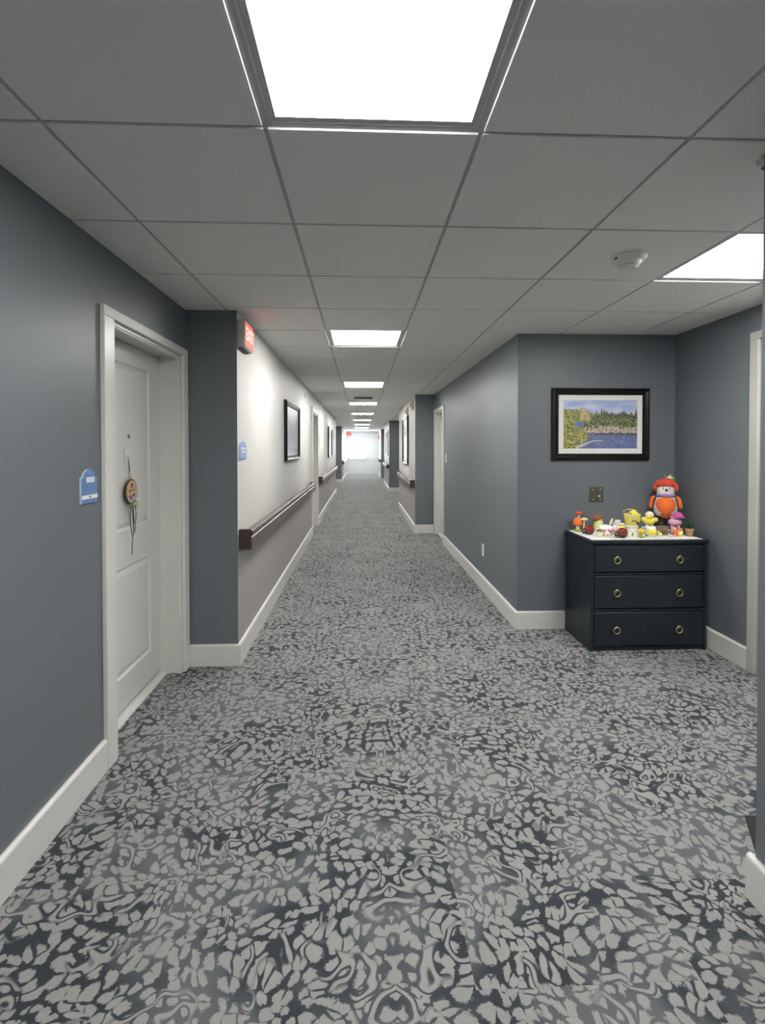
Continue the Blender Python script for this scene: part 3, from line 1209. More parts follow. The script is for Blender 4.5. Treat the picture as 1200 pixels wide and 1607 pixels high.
picture('black framed lake and forest photograph on the dark wall above the dresser', (1.882, 3.9195, 1.614), 0, .778, .566, .053, .040, landscape, 150, 100, 'framed pictures')
picture('large black framed picture on the cream wall after the blue sign', (XP + .001, 5.90, 1.612), PI / 2, 1.13, .650, .055, .03, grey_print, 24, 20, 'framed pictures')
picture('black framed picture farther down the cream wall past the white door', (XP + .001, 12.9, 1.57), PI / 2, 1.30, .76, .055, .04, grey_print, 24, 20, 'framed pictures')
picture('black framed picture on the first cream pier above its handrail', (XC - .001, 10.15, 1.575), -PI / 2, 1.15, .95, .055, .04, grey_print, 24, 20, 'framed pictures')
picture('small far black framed picture on the second pier', (XC - .001, 17.4, 1.60), -PI / 2, 1.1, .84, .055, .04, grey_print, 24, 20, 'framed pictures')

# ---------------------------------------------------------------- wall signs
def arch(w, h, rise, n=10):
    """outline (y,z) of a plaque with shoulders and a rounded top"""
    pts = [(-w / 2, 0), (w / 2, 0), (w / 2, h - rise)]
    sh = w * .12
    pts.append((w / 2 - sh * .5, h - rise + rise * .12))
    for i in range(n + 1):
        a = PI * i / n
        pts.append(((w / 2 - sh) * math.cos(a), h - rise * .85 + rise * .85 * math.sin(a)))
    pts.append((-w / 2 + sh * .5, h - rise + rise * .12))
    pts.append((-w / 2, h - rise))
    return pts


rs = thing('room_sign', 'blue arched room sign with white inserts on the dark wall beside the door', 'sign', (XL, 2.153, 1.198))
b = BM()
prism(b, arch(.122, .140, .036), 'x', 0, .007)
new('backing_plate', b, 'sign_edge', rs)
b = BM()
prism(b, [(y * .97, z * .985 + .001) for y, z in arch(.122, .140, .036)], 'x', .007, .0085)
new('face_plate', b, 'sign_blue', rs)
b = BM()
box(b, .0085, -.024, .086, .010, .036, .108)
new('number_insert', b, 'sign_white', rs)
b = BM()
for k_ in range(4):
    box(b, .010, -.017 + k_ * .013, .090, .0104, -.011 + k_ * .013, .104)
new('raised_marks', b, 'sign_edge', rs)
b = BM()
box(b, .0085, -.060, .018, .0105, .060, .034)
new('name_strip', b, 'sign_white', rs)
b = BM()
lathe(b, [(.008, 0), (.008, .0012)], 14, mat=Matrix.Translation((.0085, 0, .124)) @ Mx)
new('emblem', b, 'sign_blue_light', rs)
b = BM()
box(b, .0105, -.008, .022, .0108, .008, .030)
new('small_mark', b, 'rose', rs)

hs = thing('wall_sign', 'pale blue arched wall sign with white lettering on the cream wall', 'sign', (XP, 3.47, 1.352))
b = BM()
prism(b, arch(.200, .122, .026), 'x', 0, .008)
new('backing_plate', b, 'sign_edge', hs)
b = BM()
prism(b, [(y * .95, z * .96 + .003) for y, z in arch(.200, .122, .026)], 'x', .008, .0095)
new('face_plate', b, 'sign_blue_light', hs)
b = BM()
for zz, runs in ((.066, ((-.07, -.045), (-.038, -.012), (-.004, .022), (.030, .062))), (.044, ((-.062, -.030), (-.020, .010), (.018, .050)))):
    for a0, a1 in runs:
        box(b, .0095, a0, zz, .0103, a1, zz + .014)
new('raised_lettering', b, 'sign_white', hs)

pq = thing('wall_plaque', 'faint pale plaque on the cream wall just past the white door', 'sign', (XP, 9.90, 1.42))
b = BM()
box(b, 0, -.11, 0, .008, .11, .22, bev=.003)
new('plate', b, 'cream_ceramic', pq)
b = BM()
box(b, .008, -.09, .14, .009, .09, .19)
new('insert', b, 'white_plastic', pq)

# light switch and outlet on the dark wall
sw = thing('light_switch', 'white light switch on the dark wall before the white framed door', 'switch', (XR, 7.25, 1.215))
b = BM()
box(b, -.007, -.038, 0, 0, .038, .125, bev=.003)
new('plate', b, 'white_plastic', sw)
b = BM()
box(b, -.011, -.012, .040, -.006, .012, .085)
new('rocker', b, 'sign_white', sw)
ou = thing('wall_outlet', 'white wall outlet low on the dark wall beside the long baseboard', 'outlet', (XR, 5.02, .342))
b = BM()
box(b, -.006, -.038, 0, 0, .038, .120, bev=.002)
new('plate', b, 'white_plastic', ou)
for zz in (.030, .072):
    b = BM()
    box(b, -.0085, -.017, zz, -.0055, .017, zz + .026, bev=.001)
    s_ = new('socket', b, 'sign_white', ou)
    b = BM()
    box(b, -.0090, -.008, zz + .008, -.0084, -.005, zz + .018)
    box(b, -.0090, .005, zz + .008, -.0084, .008, zz + .018)
    new('slots', b, 'slot_dark', s_)

# metal plate over the dresser
pl = thing('switch_plate', 'square tarnished metal plate on the dark wall below the lake photograph', 'switch plate', (1.857, 3.92, 1.0))
b = BM()
box(b, -.058, -.005, 0, .058, 0, .120, bev=.003)
new('plate', b, 'pewter', pl)
for sx in (-.028, .028):
    b = BM()
    box(b, sx - .012, -.0075, .040, sx + .012, -.0045, .082, bev=.001)
    new('rocker', b, 'pewter', pl)
for sx in (-.030, .030):
    for sz in (.020, .100):
        b = BM()
        lathe(b, [(.008, 0), (.006, .003)], 12, mat=Matrix.Translation((sx, -.005, sz)) @ Matrix.Rotation(PI / 2, 4, 'X'))
        new('screw', b, 'brass', pl)
b = BM()
lathe(b, [(.008, 0), (.007, .004)], 12, mat=Matrix.Translation((.020, -.0075, .048)) @ Matrix.Rotation(PI / 2, 4, 'X'))
new('indicator_light', b, 'sign_white', pl)

# ---------------------------------------------------------------- door hanging
DX = XL - .13 + .0008              # door face
hk = thing('adhesive_hook', 'white adhesive hook on the entrance door above the hanging wreath', 'hook', (DX, 2.775, 1.362))
b = BM()
box(b, 0, -.010, 0, .004, .010, .068, bev=.0015)
new('backplate', b, 'white_plastic', hk)
b = BM()
tube(b, [(.004, 0, .028), (.012, 0, .018), (.018, 0, .014), (.020, 0, .026)], .0035)
new('prong', b, 'white_plastic', hk, smooth=True)
wr = thing('door_hanging', 'round wood slice sign with greenery and dangling twigs hung on the entrance door', 'door decoration', (DX + .012, 2.80, 1.19))
b = BM()
for s in (-1, 1):
    tube(b, [(.004, -.022, .178), (.004, s * .004 - .014, .12), (.004, s * .012, .066)], .0016, 6)
new('cord', b, 'twig', wr)
b = BM()
for k_ in range(4):
    ball(b, (.004, -.002 + random.uniform(-.004, .004), .072 + k_ * .011), .005, u=8, v=6)
new('beads', b, 'cream_ceramic', wr, smooth=True)
b = BM()
lathe(b, [(.068, 0), (.070, .005), (.068, .010)], 28, mat=Mx)
new('bark_rim', b, 'bark', wr)
b = BM()
lathe(b, [(.062, .0095), (.062, .0118)], 28, mat=Mx)
new('wood_face', b, 'wood', wr)
b = BM()
for (yy, zz, r_) in ((.000, .036, .013), (-.006, .026, .008), (-.026, -.026, .011), (-.010, -.034, .010), (.010, -.022, .010), (.026, -.018, .008)):
    b = BM()
    lathe(b, [(r_, .0118), (r_ * .8, .0128)], 9, mat=Matrix.Translation((0, yy, zz)) @ Mx)
    new('purple_flower', b, 'purple', wr)

b = BM()
for (yy, zz, r_) in ((-.034, -.040, .012), (-.018, -.024, .008), (.004, -.038, .011), (.018, -.034, .010), (.034, -.026, .007), (.008, .024, .006)):
    b = BM()
    lathe(b, [(r_, .0118), (r_ * .8, .0124)], 9, mat=Matrix.Translation((0, yy, zz)) @ Mx)
    new('lilac_flower', b, 'lilac', wr)

b = BM()
tube(b, [(.0125, -.040, .002), (.0125, -.034, .014), (.0125, -.028, -.002), (.0125, -.018, .010), (.0125, -.006, .006), (.0125, .006, .012), (.0125, .020, .004), (.0125, .036, .014)], .0018, 6)
new('painted_script', b, 'brown', wr)
b = BM()
for k_ in range(46):
    a = random.uniform(-1.5, 1.5)
    yy, zz = random.uniform(-.035, .05), -.062 + random.uniform(-.026, .014)
    l_ = random.uniform(.012, .024)
    dv = Vector((random.uniform(.1, .9), math.sin(a) * .9, math.cos(a) * -.7)).normalized() * l_
    p = Vector((.012, yy, zz))
    sd_ = dv.cross(Vector((1, .2, .1))).normalized() * l_ * .22
    vs = [b.verts.new(q) for q in (p, p + dv * .5 + sd_, p + dv, p + dv * .5 - sd_ + Vector((.002, 0, 0)))]
    b.faces.new(vs)
new('greenery', b, 'leaf', wr)['kind'] = 'stuff'
for pts in ([(.012, -.018, -.075), (.012, -.028, -.14), (.012, -.016, -.20), (.012, .004, -.262)],
            [(.012, -.004, -.075), (.012, .006, -.15), (.012, .016, -.225)],
            [(.012, .036, -.075), (.012, .044, -.13), (.012, .034, -.20), (.012, .026, -.225)],
            [(.012, .004, -.262), (.012, -.006, -.272), (.012, -.008, -.34)],
            [(.012, .010, -.09), (.012, .020, -.16), (.012, .012, -.24)]):
    b = BM()
    tube(b, pts, .0024, 6)
    new('twig', b, 'twig', wr)

# ---------------------------------------------------------------- dresser
DW0, DW1, DF, DB, DH = 1.600, 2.435, 3.452, 3.895, 0.783
dr = thing('dresser', 'navy-black three-drawer dresser with ring pulls in the wall alcove', 'dresser', ((DW0 + DW1) / 2, (DF + DB) / 2, 0))
cx, cy_ = (DW0 + DW1) / 2, (DF + DB) / 2
hx, hy = (DW1 - DW0) / 2, (DB - DF) / 2


def dbox(name, x0, y0, z0, x1, y1, z1, mat='navy', par=None, bev=.002):
    b_ = BM()
    box(b_, x0 - cx, y0 - cy_, z0, x1 - cx, y1 - cy_, z1, bev=bev)
    return new(name, b_, mat, par or dr)


dbox('side_panel', DW0, DF, .0, DW0 + .024, DB, DH - .022)
dbox('side_panel', DW1 - .020, DF, .0, DW1, DB, DH - .022)
dbox('back_panel', DW0 + .024, DB - .012, .02, DW1 - .020, DB, DH - .022)
dbox('top', DW0 - .008, DF - .012, DH - .022, DW1 + .010, DB, DH, bev=.004)
dbox('plinth', DW0 + .024, DF + .012, 0, DW1 - .020, DF + .03, .030)
dbox('inner_carcass', DW0 + .024, DF + .020, .030, DW1 - .020, DB - .012, DH - .030, 'navy_gap', bev=0)
zs = [(.036, .276), (.302, .532), (.558, .742)]
for k_, (z0, z1) in enumerate(zs):
    dbox('drawer_divider', DW0 + .024, DF - .001, z1 + .008, DW1 - .020, DF + .02, (z1 + .018) if k_ < 2 else DH - .022, bev=.001)
    dd = empty('drawer', (0, 0, 0))
    dd.parent = dr
    b = BM()
    box(b, DW0 + .028 - cx, DF - .001 - cy_, z0, DW1 - .024 - cx, DF + .019 - cy_, z1, bev=.004)
    new('drawer_front', b, 'navy', dd)
    for kx in (1.787, 2.235):
        zc = (z0 + z1) / 2 - .008
        for nm, prof_, mt in (('ring_pull', None, 'brass'), ('knob_stud', [(.014, 0), (.013, .006), (.006, .009)], 'knob_dark')):
            b = BM()
            base = Matrix.Translation((kx - cx, DF - .001 - cy_, zc)) @ Matrix.Rotation(PI / 2, 4, 'X')
            if prof_:
                lathe(b, prof_, 16, mat=base)
            else:
                n, m_ = 24, 8
                rg = []
                for i in range(n):
                    a = 2 * PI * i / n
                    ring = []
                    for j in range(m_):
                        q = 2 * PI * j / m_
                        rr = .022 + .0042 * math.cos(q)
                        ring.append(b.verts.new(base @ Vector((rr * math.cos(a), rr * math.sin(a), .006 + .0042 * math.sin(q)))))
                    rg.append(ring)
                for i in range(n):
                    for j in range(m_):
                        b.faces.new((rg[i][j], rg[(i + 1) % n][j], rg[(i + 1) % n][(j + 1) % m_], rg[i][(j + 1) % m_]))
                ball(b, (kx - cx, DF - .008 - cy_, zc + .026), (.006, .005, .006), u=10, v=6)
            new(nm, b, mt, dd, smooth=True)

# runner with a scalloped edge
b = BM()
x0, x1, y0, y1 = 1.612, 2.405, 3.462, 3.872
pts = []
n = 26
for i in range(n + 1):
    xx = x0 + (x1 - x0) * i / n
    pts.append((xx, y0 + .006 * (i % 2)))
for i in range(1, 13):
    pts.append((x1 - .006 * (i % 2), y0 + (y1 - y0) * i / 13))
pts.append((x1, y1))
pts.append((x0, y1))
for i in range(1, 13):
    pts.append((x0 + .006 * (i % 2), y1 - (y1 - y0) * i / 13))
prism(b, pts, 'z', DH, DH + .0035)
tag(new('table_runner', b, 'lace'), 'white scalloped cloth runner on top of the dresser', 'runner')
RZ = DH + .0036

# ---------------------------------------------------------------- ornaments on the dresser
def orn(name, label, cat, x, y, rz=0.0, group=None):
    return thing(name, label, cat, (x, y, RZ), rz, group)


# 1 mushrooms
o = orn('mushroom_ornament', 'cluster of orange and yellow capped mushrooms at the dresser corner', 'ornament', 1.668, 3.80)
b = BM(); lathe(b, [(.036, 0), (.038, .008), (.030, .016), (.0, .020)], 18, cap=False); new('mossy_base', b, 'olive', o, smooth=True)
for (sx, sy, h_, r0, r1, nm) in ((-.012, 0, .060, .017, .013, 's'), (.002, .01, .132, .009, .006, 's'), (.036, 0, .085, .012, .007, 's')):
    b = BM(); lathe(b, [(r0, .006), (r1, h_ * .5), (r1, h_)], 14, mat=Matrix.Translation((sx, sy, 0))); new('stem', b, 'cream_ceramic', o, smooth=True)
b = BM(); lathe(b, [(.030, .052), (.034, .060), (.028, .086), (.014, .104), (.0, .110)], 18, mat=Matrix.Translation((-.014, 0, 0)), cap=False); new('orange_cap', b, 'orange', o, smooth=True)['label'] = 'tall rounded orange cap'
b = BM(); lathe(b, [(.008, .128), (.026, .136), (.027, .142), (.012, .152), (.0, .154)], 18, mat=Matrix.Translation((.002, .01, 0)), cap=False); new('flat_cap', b, 'red_orange', o, smooth=True)['label'] = 'flat red-orange cap'
b = BM(); lathe(b, [(.006, .084), (.028, .090), (.029, .097), (.012, .106), (.0, .107)], 18, mat=Matrix.Translation((.040, 0, 0)), cap=False); new('yellow_cap', b, 'pale_yellow', o, smooth=True)['label'] = 'flat pale yellow cap'
b = BM(); lathe(b, [(.004, .128), (.018, .131), (.0, .140)], 14, mat=Matrix.Translation((.034, .02, 0)), cap=False)
tube(b, [(.034, .02, .006), (.034, .02, .13)], .003, 6)
new('brown_cap', b, 'mushroom_cap', o, smooth=True)['label'] = 'small brown cap on a thin stem'


def ladybug(label, x, y, rz):
    o_ = orn('ladybug_ornament', label, 'ornament', x, y, rz, 'ladybugs')
    b_ = BM(); ball(b_, (.006, 0, .038), (.038, .030, .036), u=20, v=12); new('shell', b_, 'ladybug_red', o_, smooth=True)
    b_ = BM(); ball(b_, (-.034, 0, .026), (.018, .018, .018)); new('head', b_, 'black_gloss', o_, smooth=True)
    b_ = BM(); ball(b_, (.004, 0, .018), (.036, .027, .018)); new('belly', b_, 'black_gloss', o_, smooth=True)
    b_ = BM()
    for (ax_, az_) in ((0.2, .6), (-.5, .7), (.7, .2), (-.2, .2)):
        v = Vector((ax_, -1, az_)).normalized()
        ball(b_, (.006 + v.x * .0375, v.y * .0295, .038 + v.z * .0355), .005, u=8, v=6)
    new('spots', b_, 'black_gloss', o_, smooth=True)
    b_ = BM()
    ball(b_, (-.044, -.014, .031), .004, u=8, v=6)
    new('eye', b_, 'ceramic', o_, smooth=True)
    b_ = BM()
    tube(b_, [(-.038, -.006, .042), (-.046, -.010, .054)], .0012, 5)
    tube(b_, [(-.038, .006, .042), (-.046, .010, .054)], .0012, 5)
    new('antennae', b_, 'black_gloss', o_)
    return o_


ladybug('dark red ladybug beside the mushroom cluster, near the dresser corner', 1.675, 3.66, R(8))
ladybug('dark red ladybug at the front edge before the yellow basket', 1.852, 3.52, R(4))

# 2 mushroom house
o = orn('mushroom_house', 'cream mushroom house with a tilted brown cap behind the rose teapot', 'ornament', 1.818, 3.80)
b = BM(); lathe(b, [(.034, 0), (.037, .03), (.034, .07), (.024, .10), (.018, .112)], 20); new('body', b, 'pale_yellow', o, smooth=True)
b = BM(); Mt = Matrix.Translation((-.006, 0, .098)) @ Matrix.Rotation(R(-26), 4, 'Y')
lathe(b, [(.040, 0), (.042, .006), (.030, .024), (.012, .034), (.0, .036)], 20, mat=Mt, cap=False); new('cap', b, 'mushroom_cap', o, smooth=True)
b = BM(); lathe(b, [(.018, .0), (.038, -.001)], 20, mat=Mt, cap=False); new('gills', b, 'cream_ceramic', o)
b = BM(); ball(b, (0, -.034, .024), (.010, .004, .016)); new('door', b, 'brown', o, smooth=True)

# 3 small pot, egg house
o = orn('small_pot', 'little cream pot with green trim beside the first ladybug', 'pot', 1.706, 3.545)
b = BM(); lathe(b, [(.014, 0), (.019, .012), (.021, .040), (.019, .046)], 18); new('body', b, 'cream_ceramic', o, smooth=True)
b = BM(); lathe(b, [(.0205, .040), (.024, .043), (.0225, .048), (.018, .048)], 18); new('rim', b, 'olive', o, smooth=True)
b = BM()
for k_ in range(9):
    a = k_ * .7; ball(b, (.010 * math.cos(a), .010 * math.sin(a), .052), (.006, .006, .005), u=8, v=5)
new('greens', b, 'dark_leaf', o)['kind'] = 'stuff'
o = orn('egg_house', 'tiny cream egg shaped birdhouse with a dark door hole', 'ornament', 1.748, 3.515, R(-22))
b = BM(); lathe(b, [(.012, 0), (.018, .012), (.019, .026), (.014, .042), (.004, .052), (0, .053)], 18, cap=False); new('body', b, 'cream_ceramic', o, smooth=True)
b = BM(); ball(b, (0, -.0165, .022), (.007, .003, .010), u=12, v=8); new('door_hole', b, 'olive', o, smooth=True)

# 4 teapot with roses
o = orn('rose_teapot', 'white ceramic teapot with a band of pink roses', 'teapot', 1.778, 3.60, R(-20))
b = BM(); lathe(b, [(.030, 0), (.042, .010), (.051, .034), (.050, .056), (.046, .072), (.044, .074)], 24); new('body', b, 'ceramic', o, smooth=True)
b = BM(); lathe(b, [(.045, .073), (.036, .078), (.010, .080), (.006, .083), (.0, .085)], 20, cap=False); new('lid', b, 'ceramic', o, smooth=True)
b = BM(); tube(b, [(.040, 0, .022), (.056, 0, .050), (.058, 0, .086)], [.010, .008, .006]); new('spout', b, 'ceramic', o, smooth=True)
b = BM(); tube(b, [(-.042, 0, .056), (-.060, 0, .052), (-.062, 0, .030), (-.044, 0, .020)], .0045); new('handle', b, 'ceramic', o, smooth=True)
b = BM()
for k_ in range(11):
    a = -PI / 2 + (k_ - 5) * .24
    zz = .044 + .006 * math.sin(k_ * 2.3)
    ball(b, (.0490 * math.cos(a), .0490 * math.sin(a), zz), (.0075, .0075, .008), u=8, v=6)
new('rose_band', b, 'rose', o, smooth=True)['label'] = 'band of pink roses'

# 5 silver leaf, white jug, yellow and white figure
o = orn('leaf_ornament', 'pale silver leaf standing on a dark base behind the second ladybug', 'ornament', 1.868, 3.70)
b = BM(); lathe(b, [(.018, 0), (.020, .02), (.014, .045), (.004, .055)], 14); new('base', b, 'knob_dark', o, smooth=True)
b = BM()
ball(b, (0, 0, .088), (.011, .003, .030), u=14, v=10, mat=Matrix.Rotation(R(22), 4, 'Y'))
new('leaf', b, 'cream_ceramic', o, smooth=True)
o = orn('white_jug', 'small glossy white jug behind the second ladybug', 'jug', 1.925, 3.71)
b = BM(); lathe(b, [(.020, 0), (.026, .02), (.026, .055), (.018, .080), (.022, .100), (.020, .101)], 20); new('body', b, 'ceramic', o, smooth=True)
b = BM(); tube(b, [(-.022, 0, .085), (-.038, 0, .070), (-.036, 0, .045), (-.025, 0, .035)], .004); new('handle', b, 'ceramic', o, smooth=True)
o = orn('yellow_pitcher', 'small white and yellow pitcher beside the little white house', 'pitcher', 1.893, 3.595)
b = BM(); lathe(b, [(.018, 0), (.028, .016), (.031, .038), (.024, .064), (.017, .078)], 20); new('body', b, 'yellow', o, smooth=True)
b = BM(); lathe(b, [(.018, .076), (.022, .090), (.020, .094)], 20); new('collar', b, 'ceramic', o, smooth=True)
b = BM(); tube(b, [(.018, 0, .082), (.040, 0, .070), (.034, 0, .030)], .004); new('handle', b, 'ceramic', o, smooth=True)

# 6 yellow basket on the little house
o = orn('little_white_house', 'little white ceramic house with an arched door under the yellow basket', 'ornament', 1.968, 3.592, R(-6))
b = BM(); box(b, -.034, -.022, 0, .034, .022, .068, bev=.003); new('walls', b, 'ceramic', o)
b = BM(); prism(b, [(-.040, .066), (.040, .066), (.030, .078), (-.030, .078)], 'y', -.028, .028); new('roof', b, 'cream_ceramic', o)
b = BM(); ball(b, (-.004, -.0215, .016), (.009, .003, .016), u=12, v=8); new('door', b, 'olive', o, smooth=True)
for sx in (-.024, .020):
    b = BM(); box(b, sx - .005, -.0238, .034, sx + .005, -.0215, .046); new('window', b, 'grey_plastic', o)
o = thing('yellow_basket', 'yellow striped flared basket on top of the little white house', 'basket', (1.974, 3.60, RZ + .078), R(-16))
b = BM(); lathe(b, [(.036, 0), (.042, .010), (.050, .060), (.054, .082), (.048, .083)], 28); new('body', b, 'pale_yellow', o, smooth='auto')
for k_ in range(14):
    a = 2 * PI * k_ / 14
    b = BM(); tube(b, [((.043 + .0005) * math.cos(a), .0435 * math.sin(a), .012), (.0515 * math.cos(a), .0515 * math.sin(a), .060), (.0545 * math.cos(a), .0545 * math.sin(a), .080)], .0030, 6)
    new('stripe', b, 'yellow', o)
b = BM()
tube(b, [(-.053 , 0, .070), (-.060, 0, .100), (-.030, 0, .116), (.005, 0, .112), (.030, 0, .095)], .0028)
new('handle', b, 'pale_yellow', o, smooth=True)
b = BM(); ball(b, (.006, 0, .086), (.034, .030, .018)); ball(b, (.012, 0, .102), (.016, .015, .012)); new('lid', b, 'yellow', o, smooth=True)
b = BM(); ball(b, (-.022, -.030, .086), (.013, .010, .010)); new('leaf_ornament', b, 'olive', o, smooth=True)
b = BM(); ball(b, (.028, -.040, .022), (.012, .004, .012)); new('sunflower_centre', b, 'brown', o, smooth=True)
b = BM(); box(b, -.014, -.053, .034, .020, -.046, .040, bev=.001); new('dark_band', b, 'grey_felt', o)

# 7 green pot with yellow and orange flower
o = orn('flower_pot_ornament', 'small green and yellow pot topped by an orange flower', 'ornament', 2.002, 3.520, R(-25))
b = BM(); lathe(b, [(.014, 0), (.021, .012), (.022, .030), (.018, .042)], 18); new('body', b, 'olive', o, smooth=True)
b = BM(); lathe(b, [(.018, .040), (.026, .050), (.020, .062), (.0, .066)], 18, cap=False); new('lid', b, 'yellow', o, smooth=True)
b = BM(); ball(b, (-.004, -.020, .054), (.008, .004, .007), u=10, v=7); new('flower', b, 'orange', o, smooth=True)
b = BM(); ball(b, (.010, -.017, .020), (.010, .006, .011), u=10, v=7); new('white_bloom', b, 'cream_ceramic', o, smooth=True)

# 8 lemon mug and yellow chick above it
o = orn('lemon_mug', 'white mug with a big yellow lemon print', 'mug', 2.094, 3.57, R(-20))
b = BM(); lathe(b, [(.030, 0), (.040, .012), (.043, .040), (.036, .062), (.032, .074), (.029, .074)], 28); new('body', b, 'ceramic', o, smooth=True)
b = BM(); tube(b, [(-.034, 0, .064), (-.058, 0, .066), (-.062, 0, .040), (-.040, 0, .022)], .0052); new('handle', b, 'ceramic', o, smooth=True)
b = BM(); ball(b, (.002, -.030, .034), (.031, .0150, .028), u=18, v=12); new('lemon_print', b, 'yellow', o, smooth=True)
b = BM(); ball(b, (-.030, -.026, .012), (.008, .007, .010), u=10, v=7); new('leaf_print', b, 'olive', o, smooth=True)
o = orn('yellow_chick', 'yellow plush chick with a cream head behind the lemon mug', 'plush toy', 2.140, 3.665, R(-27))
b = BM(); ball(b, (0, 0, .098), (.038, .026, .034)); new('body', b, 'yellow', o, smooth=True)
b = BM(); ball(b, (0, 0, .142), (.031, .026, .028)); new('head', b, 'cream_ceramic', o, smooth=True)
b = BM(); ball(b, (0, -.021, .128), (.024, .010, .012)); new('face', b, 'yellow', o, smooth=True)
for s in (-1, 1):
    b = BM(); ball(b, (s * .036, -.004, .108), (.022, .014, .018), mat=Matrix.Rotation(s * R(-20), 4, 'Y')); new('wing', b, 'yellow', o, smooth=True)
    b = BM(); tube(b, [(s * .014, 0, .070), (s * .016, 0, .030), (s * .016, -.004, .004)], [.012, .009, .010]); new('leg', b, 'white_felt', o, smooth=True)
    b = BM(); ball(b, (s * .010, -.030, .139), (.003, .002, .003), u=8, v=6); new('eye', b, 'brown', o, smooth=True)

# 9 crate, tiny yellow figure, pebbles
o = orn('tiny_yellow_duck', 'tiny yellow and brown duck beside the lemon mug', 'ornament', 2.165, 3.575)
b = BM(); ball(b, (0, 0, .014), (.018, .013, .014)); new('body', b, 'pale_yellow', o, smooth=True)
b = BM(); ball(b, (-.010, -.002, .030), (.009, .009, .008)); new('head', b, 'yellow', o, smooth=True)
b = BM(); ball(b, (-.019, -.003, .028), (.005, .004, .0025), u=8, v=6); new('beak', b, 'orange', o, smooth=True)
o = orn('small_crate', 'small weathered wooden crate planter in front of the orange gnome', 'crate', 2.212, 3.625)
for k_ in range(3):
    b = BM(); box(b, -.032, -.024, .002 + k_ * .018, .032, -.020, .017 + k_ * .018, bev=.001); new('slat', b, 'crate', o)
    b = BM(); box(b, -.032, .020, .002 + k_ * .018, .032, .024, .017 + k_ * .018, bev=.001); new('slat', b, 'crate', o)
for sx in (-1, 1):
    b = BM(); box(b, sx * .032 - .002, -.024, 0, sx * .032 + .002, .024, .060, bev=.001); new('end_board', b, 'crate', o)
b = BM(); box(b, -.037, -.028, .055, .037, .028, .064, bev=.002); new('rim', b, 'crate', o)
b = BM(); box(b, -.014, -.0262, .012, .014, -.0238, .038); new('label_plate', b, 'brown', o)
o = orn('white_blossoms', 'few tiny white blossoms lying before the crate', 'ornament', 2.250, 3.555)
b = BM()
for k_ in range(7):
    ball(b, (random.uniform(-.02, .02), random.uniform(-.01, .01), .006), (.008, .007, .006), u=8, v=6)
new('blossoms', b, 'ceramic', o, smooth=True)['kind'] = 'stuff'

# 10 big orange gnome
o = orn('orange_gnome', 'tall orange felt gnome with a pumpkin hat standing in the corner', 'plush toy', 2.335, 3.785, R(-27))
b = BM(); lathe(b, [(.020, .112), (.060, .122), (.080, .150), (.080, .185), (.072, .225), (.062, .262), (.056, .275)], 28); new('fleece_coat', b, 'white_felt', o, smooth=True)
b = BM(); ball(b, (0, -.014, .196), (.071, .080, .094), u=26, v=18)
for v in b.verts:
    if v.co.z > .196:
        v.co.z = min(v.co.z, .272)
        v.co.y *= 1 - (v.co.z - .196) * 1.6
new('belly', b, 'orange', o, smooth=True)
for s in (-1, 1):
    b = BM(); tube(b, [(s * .074, 0, .268), (s * .090, -.006, .252), (s * .098, -.010, .215), (s * .100, -.012, .186), (s * .099, -.012, .178)], [.010, .014, .015, .014, .008], 12)
    new('arm', b, 'orange', o, smooth=True)
    b = BM(); tube(b, [(s * .026, 0, .122), (s * .028, -.004, .050), (s * .028, -.006, .010)], [.020, .015, .017], 10)
    new('leg', b, 'grey_felt', o, smooth=True)
    b = BM(); ball(b, (s * .028, -.012, .011), (.020, .028, .011)); new('shoe', b, 'white_felt', o, smooth=True)
b = BM(); lathe(b, [(.052, .268), (.060, .285), (.061, .320), (.056, .350), (.030, .362)], 26); new('head', b, 'white_felt', o, smooth=True)
b = BM(); lathe(b, [(.058, .266), (.066, .272), (.066, .284), (.060, .290)], 26); new('scarf', b, 'lavender', o, smooth=True)
b = BM(); lathe(b, [(.058, .262), (.062, .265), (.060, .270)], 26); new('collar', b, 'red_orange', o, smooth=True)
b = BM(); ball(b, (.002, -.062, .322), (.011, .009, .010)); new('nose', b, 'brown', o, smooth=True)
for s in (-1, 1):
    b = BM(); ball(b, (s * .022, -.058, .332), (.004, .003, .004), u=8, v=6); new('eye', b, 'knob_dark', o, smooth=True)
b = BM()
for k_ in range(10):
    a = 2 * PI * k_ / 10
    ball(b, (.034 * math.cos(a), .034 * math.sin(a), .366), (.036, .036, .034), u=14, v=9)
ball(b, (0, 0, .380), (.046, .046, .028))
for v in b.verts:
    if v.co.y < -.035 and v.co.z < .352:
        v.co.z = .352
new('pumpkin_hat', b, 'red_orange', o, smooth=True)
for s in (-1, 1):
    b = BM(); tube(b, [(s * .060, -.002, .365), (s * .072, -.004, .335), (s * .074, -.004, .305)], [.018, .016, .008], 10); new('ear_flap', b, 'red_orange', o, smooth=True)
b = BM()
for (px, pz, r_, sx, sz) in ((.018, .415, 0, .014, .011), (.034, .410, 0, .014, .010), (.026, .426, 0, .010, .008)):
    ball(b, (px, -.028, pz), (sx, .010, sz), u=10, v=7)
new('bow', b, 'cream_ceramic', o, smooth=True)
b = BM()
for (px, pz, an) in ((-.004, .424, 60), (.030, .432, -20), (.046, .416, -50), (.052, .398, -70)):
    ball(b, (px, -.022, pz), (.016, .003, .006), u=10, v=6, mat=Matrix.Rotation(R(an), 4, 'Y'))
new('hat_leaves', b, 'olive', o, smooth=True)

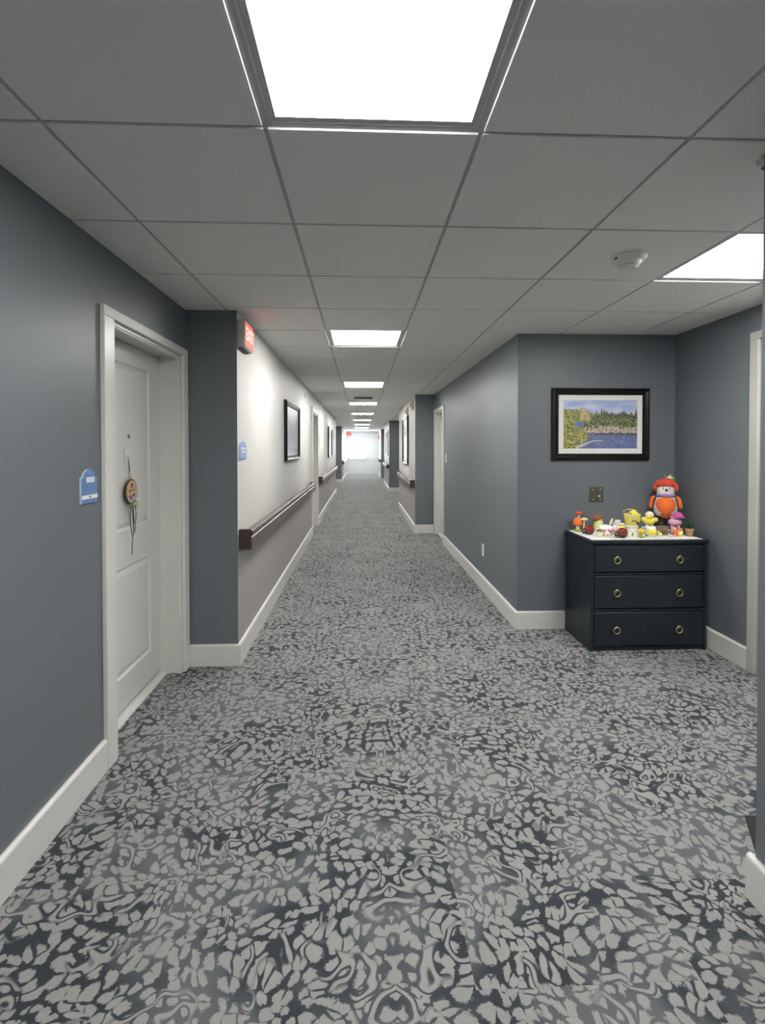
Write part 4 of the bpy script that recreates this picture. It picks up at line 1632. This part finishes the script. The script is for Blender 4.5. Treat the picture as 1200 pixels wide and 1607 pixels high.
# 11 pink plush on two ducks
o = orn('duck_pair_ornament', 'pair of yellow and orange ducks under the pink plush', 'ornament', 2.298, 3.57, R(-25))
b = BM(); ball(b, (-.014, 0, .024), (.020, .016, .024)); new('body', b, 'orange', o, smooth=True)
b = BM(); ball(b, (.016, -.004, .024), (.018, .016, .024)); new('body', b, 'pale_yellow', o, smooth=True)
b = BM(); ball(b, (-.022, -.002, .052), (.013, .012, .013)); new('head', b, 'pale_yellow', o, smooth=True)
b = BM(); ball(b, (.018, -.006, .050), (.012, .012, .012)); new('head', b, 'orange', o, smooth=True)
b = BM(); ball(b, (-.006, -.010, .060), (.006, .006, .006), u=8, v=6); ball(b, (.024, -.012, .062), (.006, .006, .006), u=8, v=6); new('dark_caps', b, 'brown', o, smooth=True)
b = BM(); ball(b, (-.028, -.012, .050), (.008, .004, .003), u=8, v=6); ball(b, (.012, -.018, .047), (.006, .006, .003), u=8, v=6); new('beaks', b, 'red_orange', o, smooth=True)
o = thing('pink_plush', 'pale pink plush with a magenta hat behind the pair of ducks', 'plush toy', (2.318, 3.635, RZ), R(-27))
b = BM(); ball(b, (0, 0, .094), (.046, .030, .030), u=20, v=12); new('body', b, 'pink', o, smooth=True)
b = BM(); ball(b, (0, 0, .124), (.032, .026, .026)); new('head', b, 'pink', o, smooth=True)
b = BM(); lathe(b, [(.044, .132), (.046, .137), (.034, .146), (.026, .160), (.012, .168), (.0, .169)], 22, mat=Matrix.Translation((.003, 0, 0)) @ Matrix.Rotation(R(6), 4, 'Y'), cap=False); new('hat', b, 'magenta', o, smooth=True)
b = BM(); ball(b, (-.006, -.024, .130), (.014, .006, .006), u=10, v=7); new('face', b, 'white_felt', o, smooth=True)
for s in (-1, 1):
    b = BM(); tube(b, [(s * .018, 0, .080), (s * .020, .002, .040), (s * .020, 0, .004)], [.014, .010, .012]); new('leg', b, 'pink', o, smooth=True)

# 12 potted plant
o = orn('potted_plant', 'small green leafy plant in a pale terracotta pot at the runner end', 'potted plant', 2.380, 3.565)
b = BM(); lathe(b, [(.020, 0), (.022, .004), (.029, .044), (.031, .046), (.031, .058), (.027, .058), (.026, .052)], 22, cap=True); new('pot', b, 'terracotta', o, smooth='auto')
b = BM(); lathe(b, [(.0255, .050), (.0255, .053)], 18); new('soil', b, 'soil', o)
b = BM()
for k_ in range(70):
    a = random.uniform(0, 2 * PI)
    rr = random.uniform(0, .026)
    p = Vector((rr * math.cos(a) * .6, rr * math.sin(a) * .6, .052))
    tip = Vector((math.cos(a) * rr * 1.5, math.sin(a) * rr * 1.5, .052 + random.uniform(.022, .052)))
    mid_ = (p + tip) / 2 + Vector((0, 0, .006))
    sv = (tip - p).cross(Vector((random.uniform(-1, 1), random.uniform(-1, 1), .1))).normalized() * .006
    vs = [b.verts.new(q) for q in (p, mid_ + sv, tip, mid_ - sv)]
    b.faces.new(vs)
new('foliage', b, 'dark_leaf', o)['kind'] = 'stuff'

# ---------------------------------------------------------------- mat in the alcove
b = BM()
box(b, 0, -.26, 0, .62, 0, .010, bev=.003)
mt = new('floor_mat', b, 'rubber', loc=(1.478, 1.868, 0.0), rot=(0, 0, R(0)))
tag(mt, 'black rubber floor mat mostly hidden behind the near wall corner', 'mat')
for v in mt.data.vertices:                    # cut askew like the photographed corner
    if v.co.x < .3:
        v.co.x += v.co.y * .55
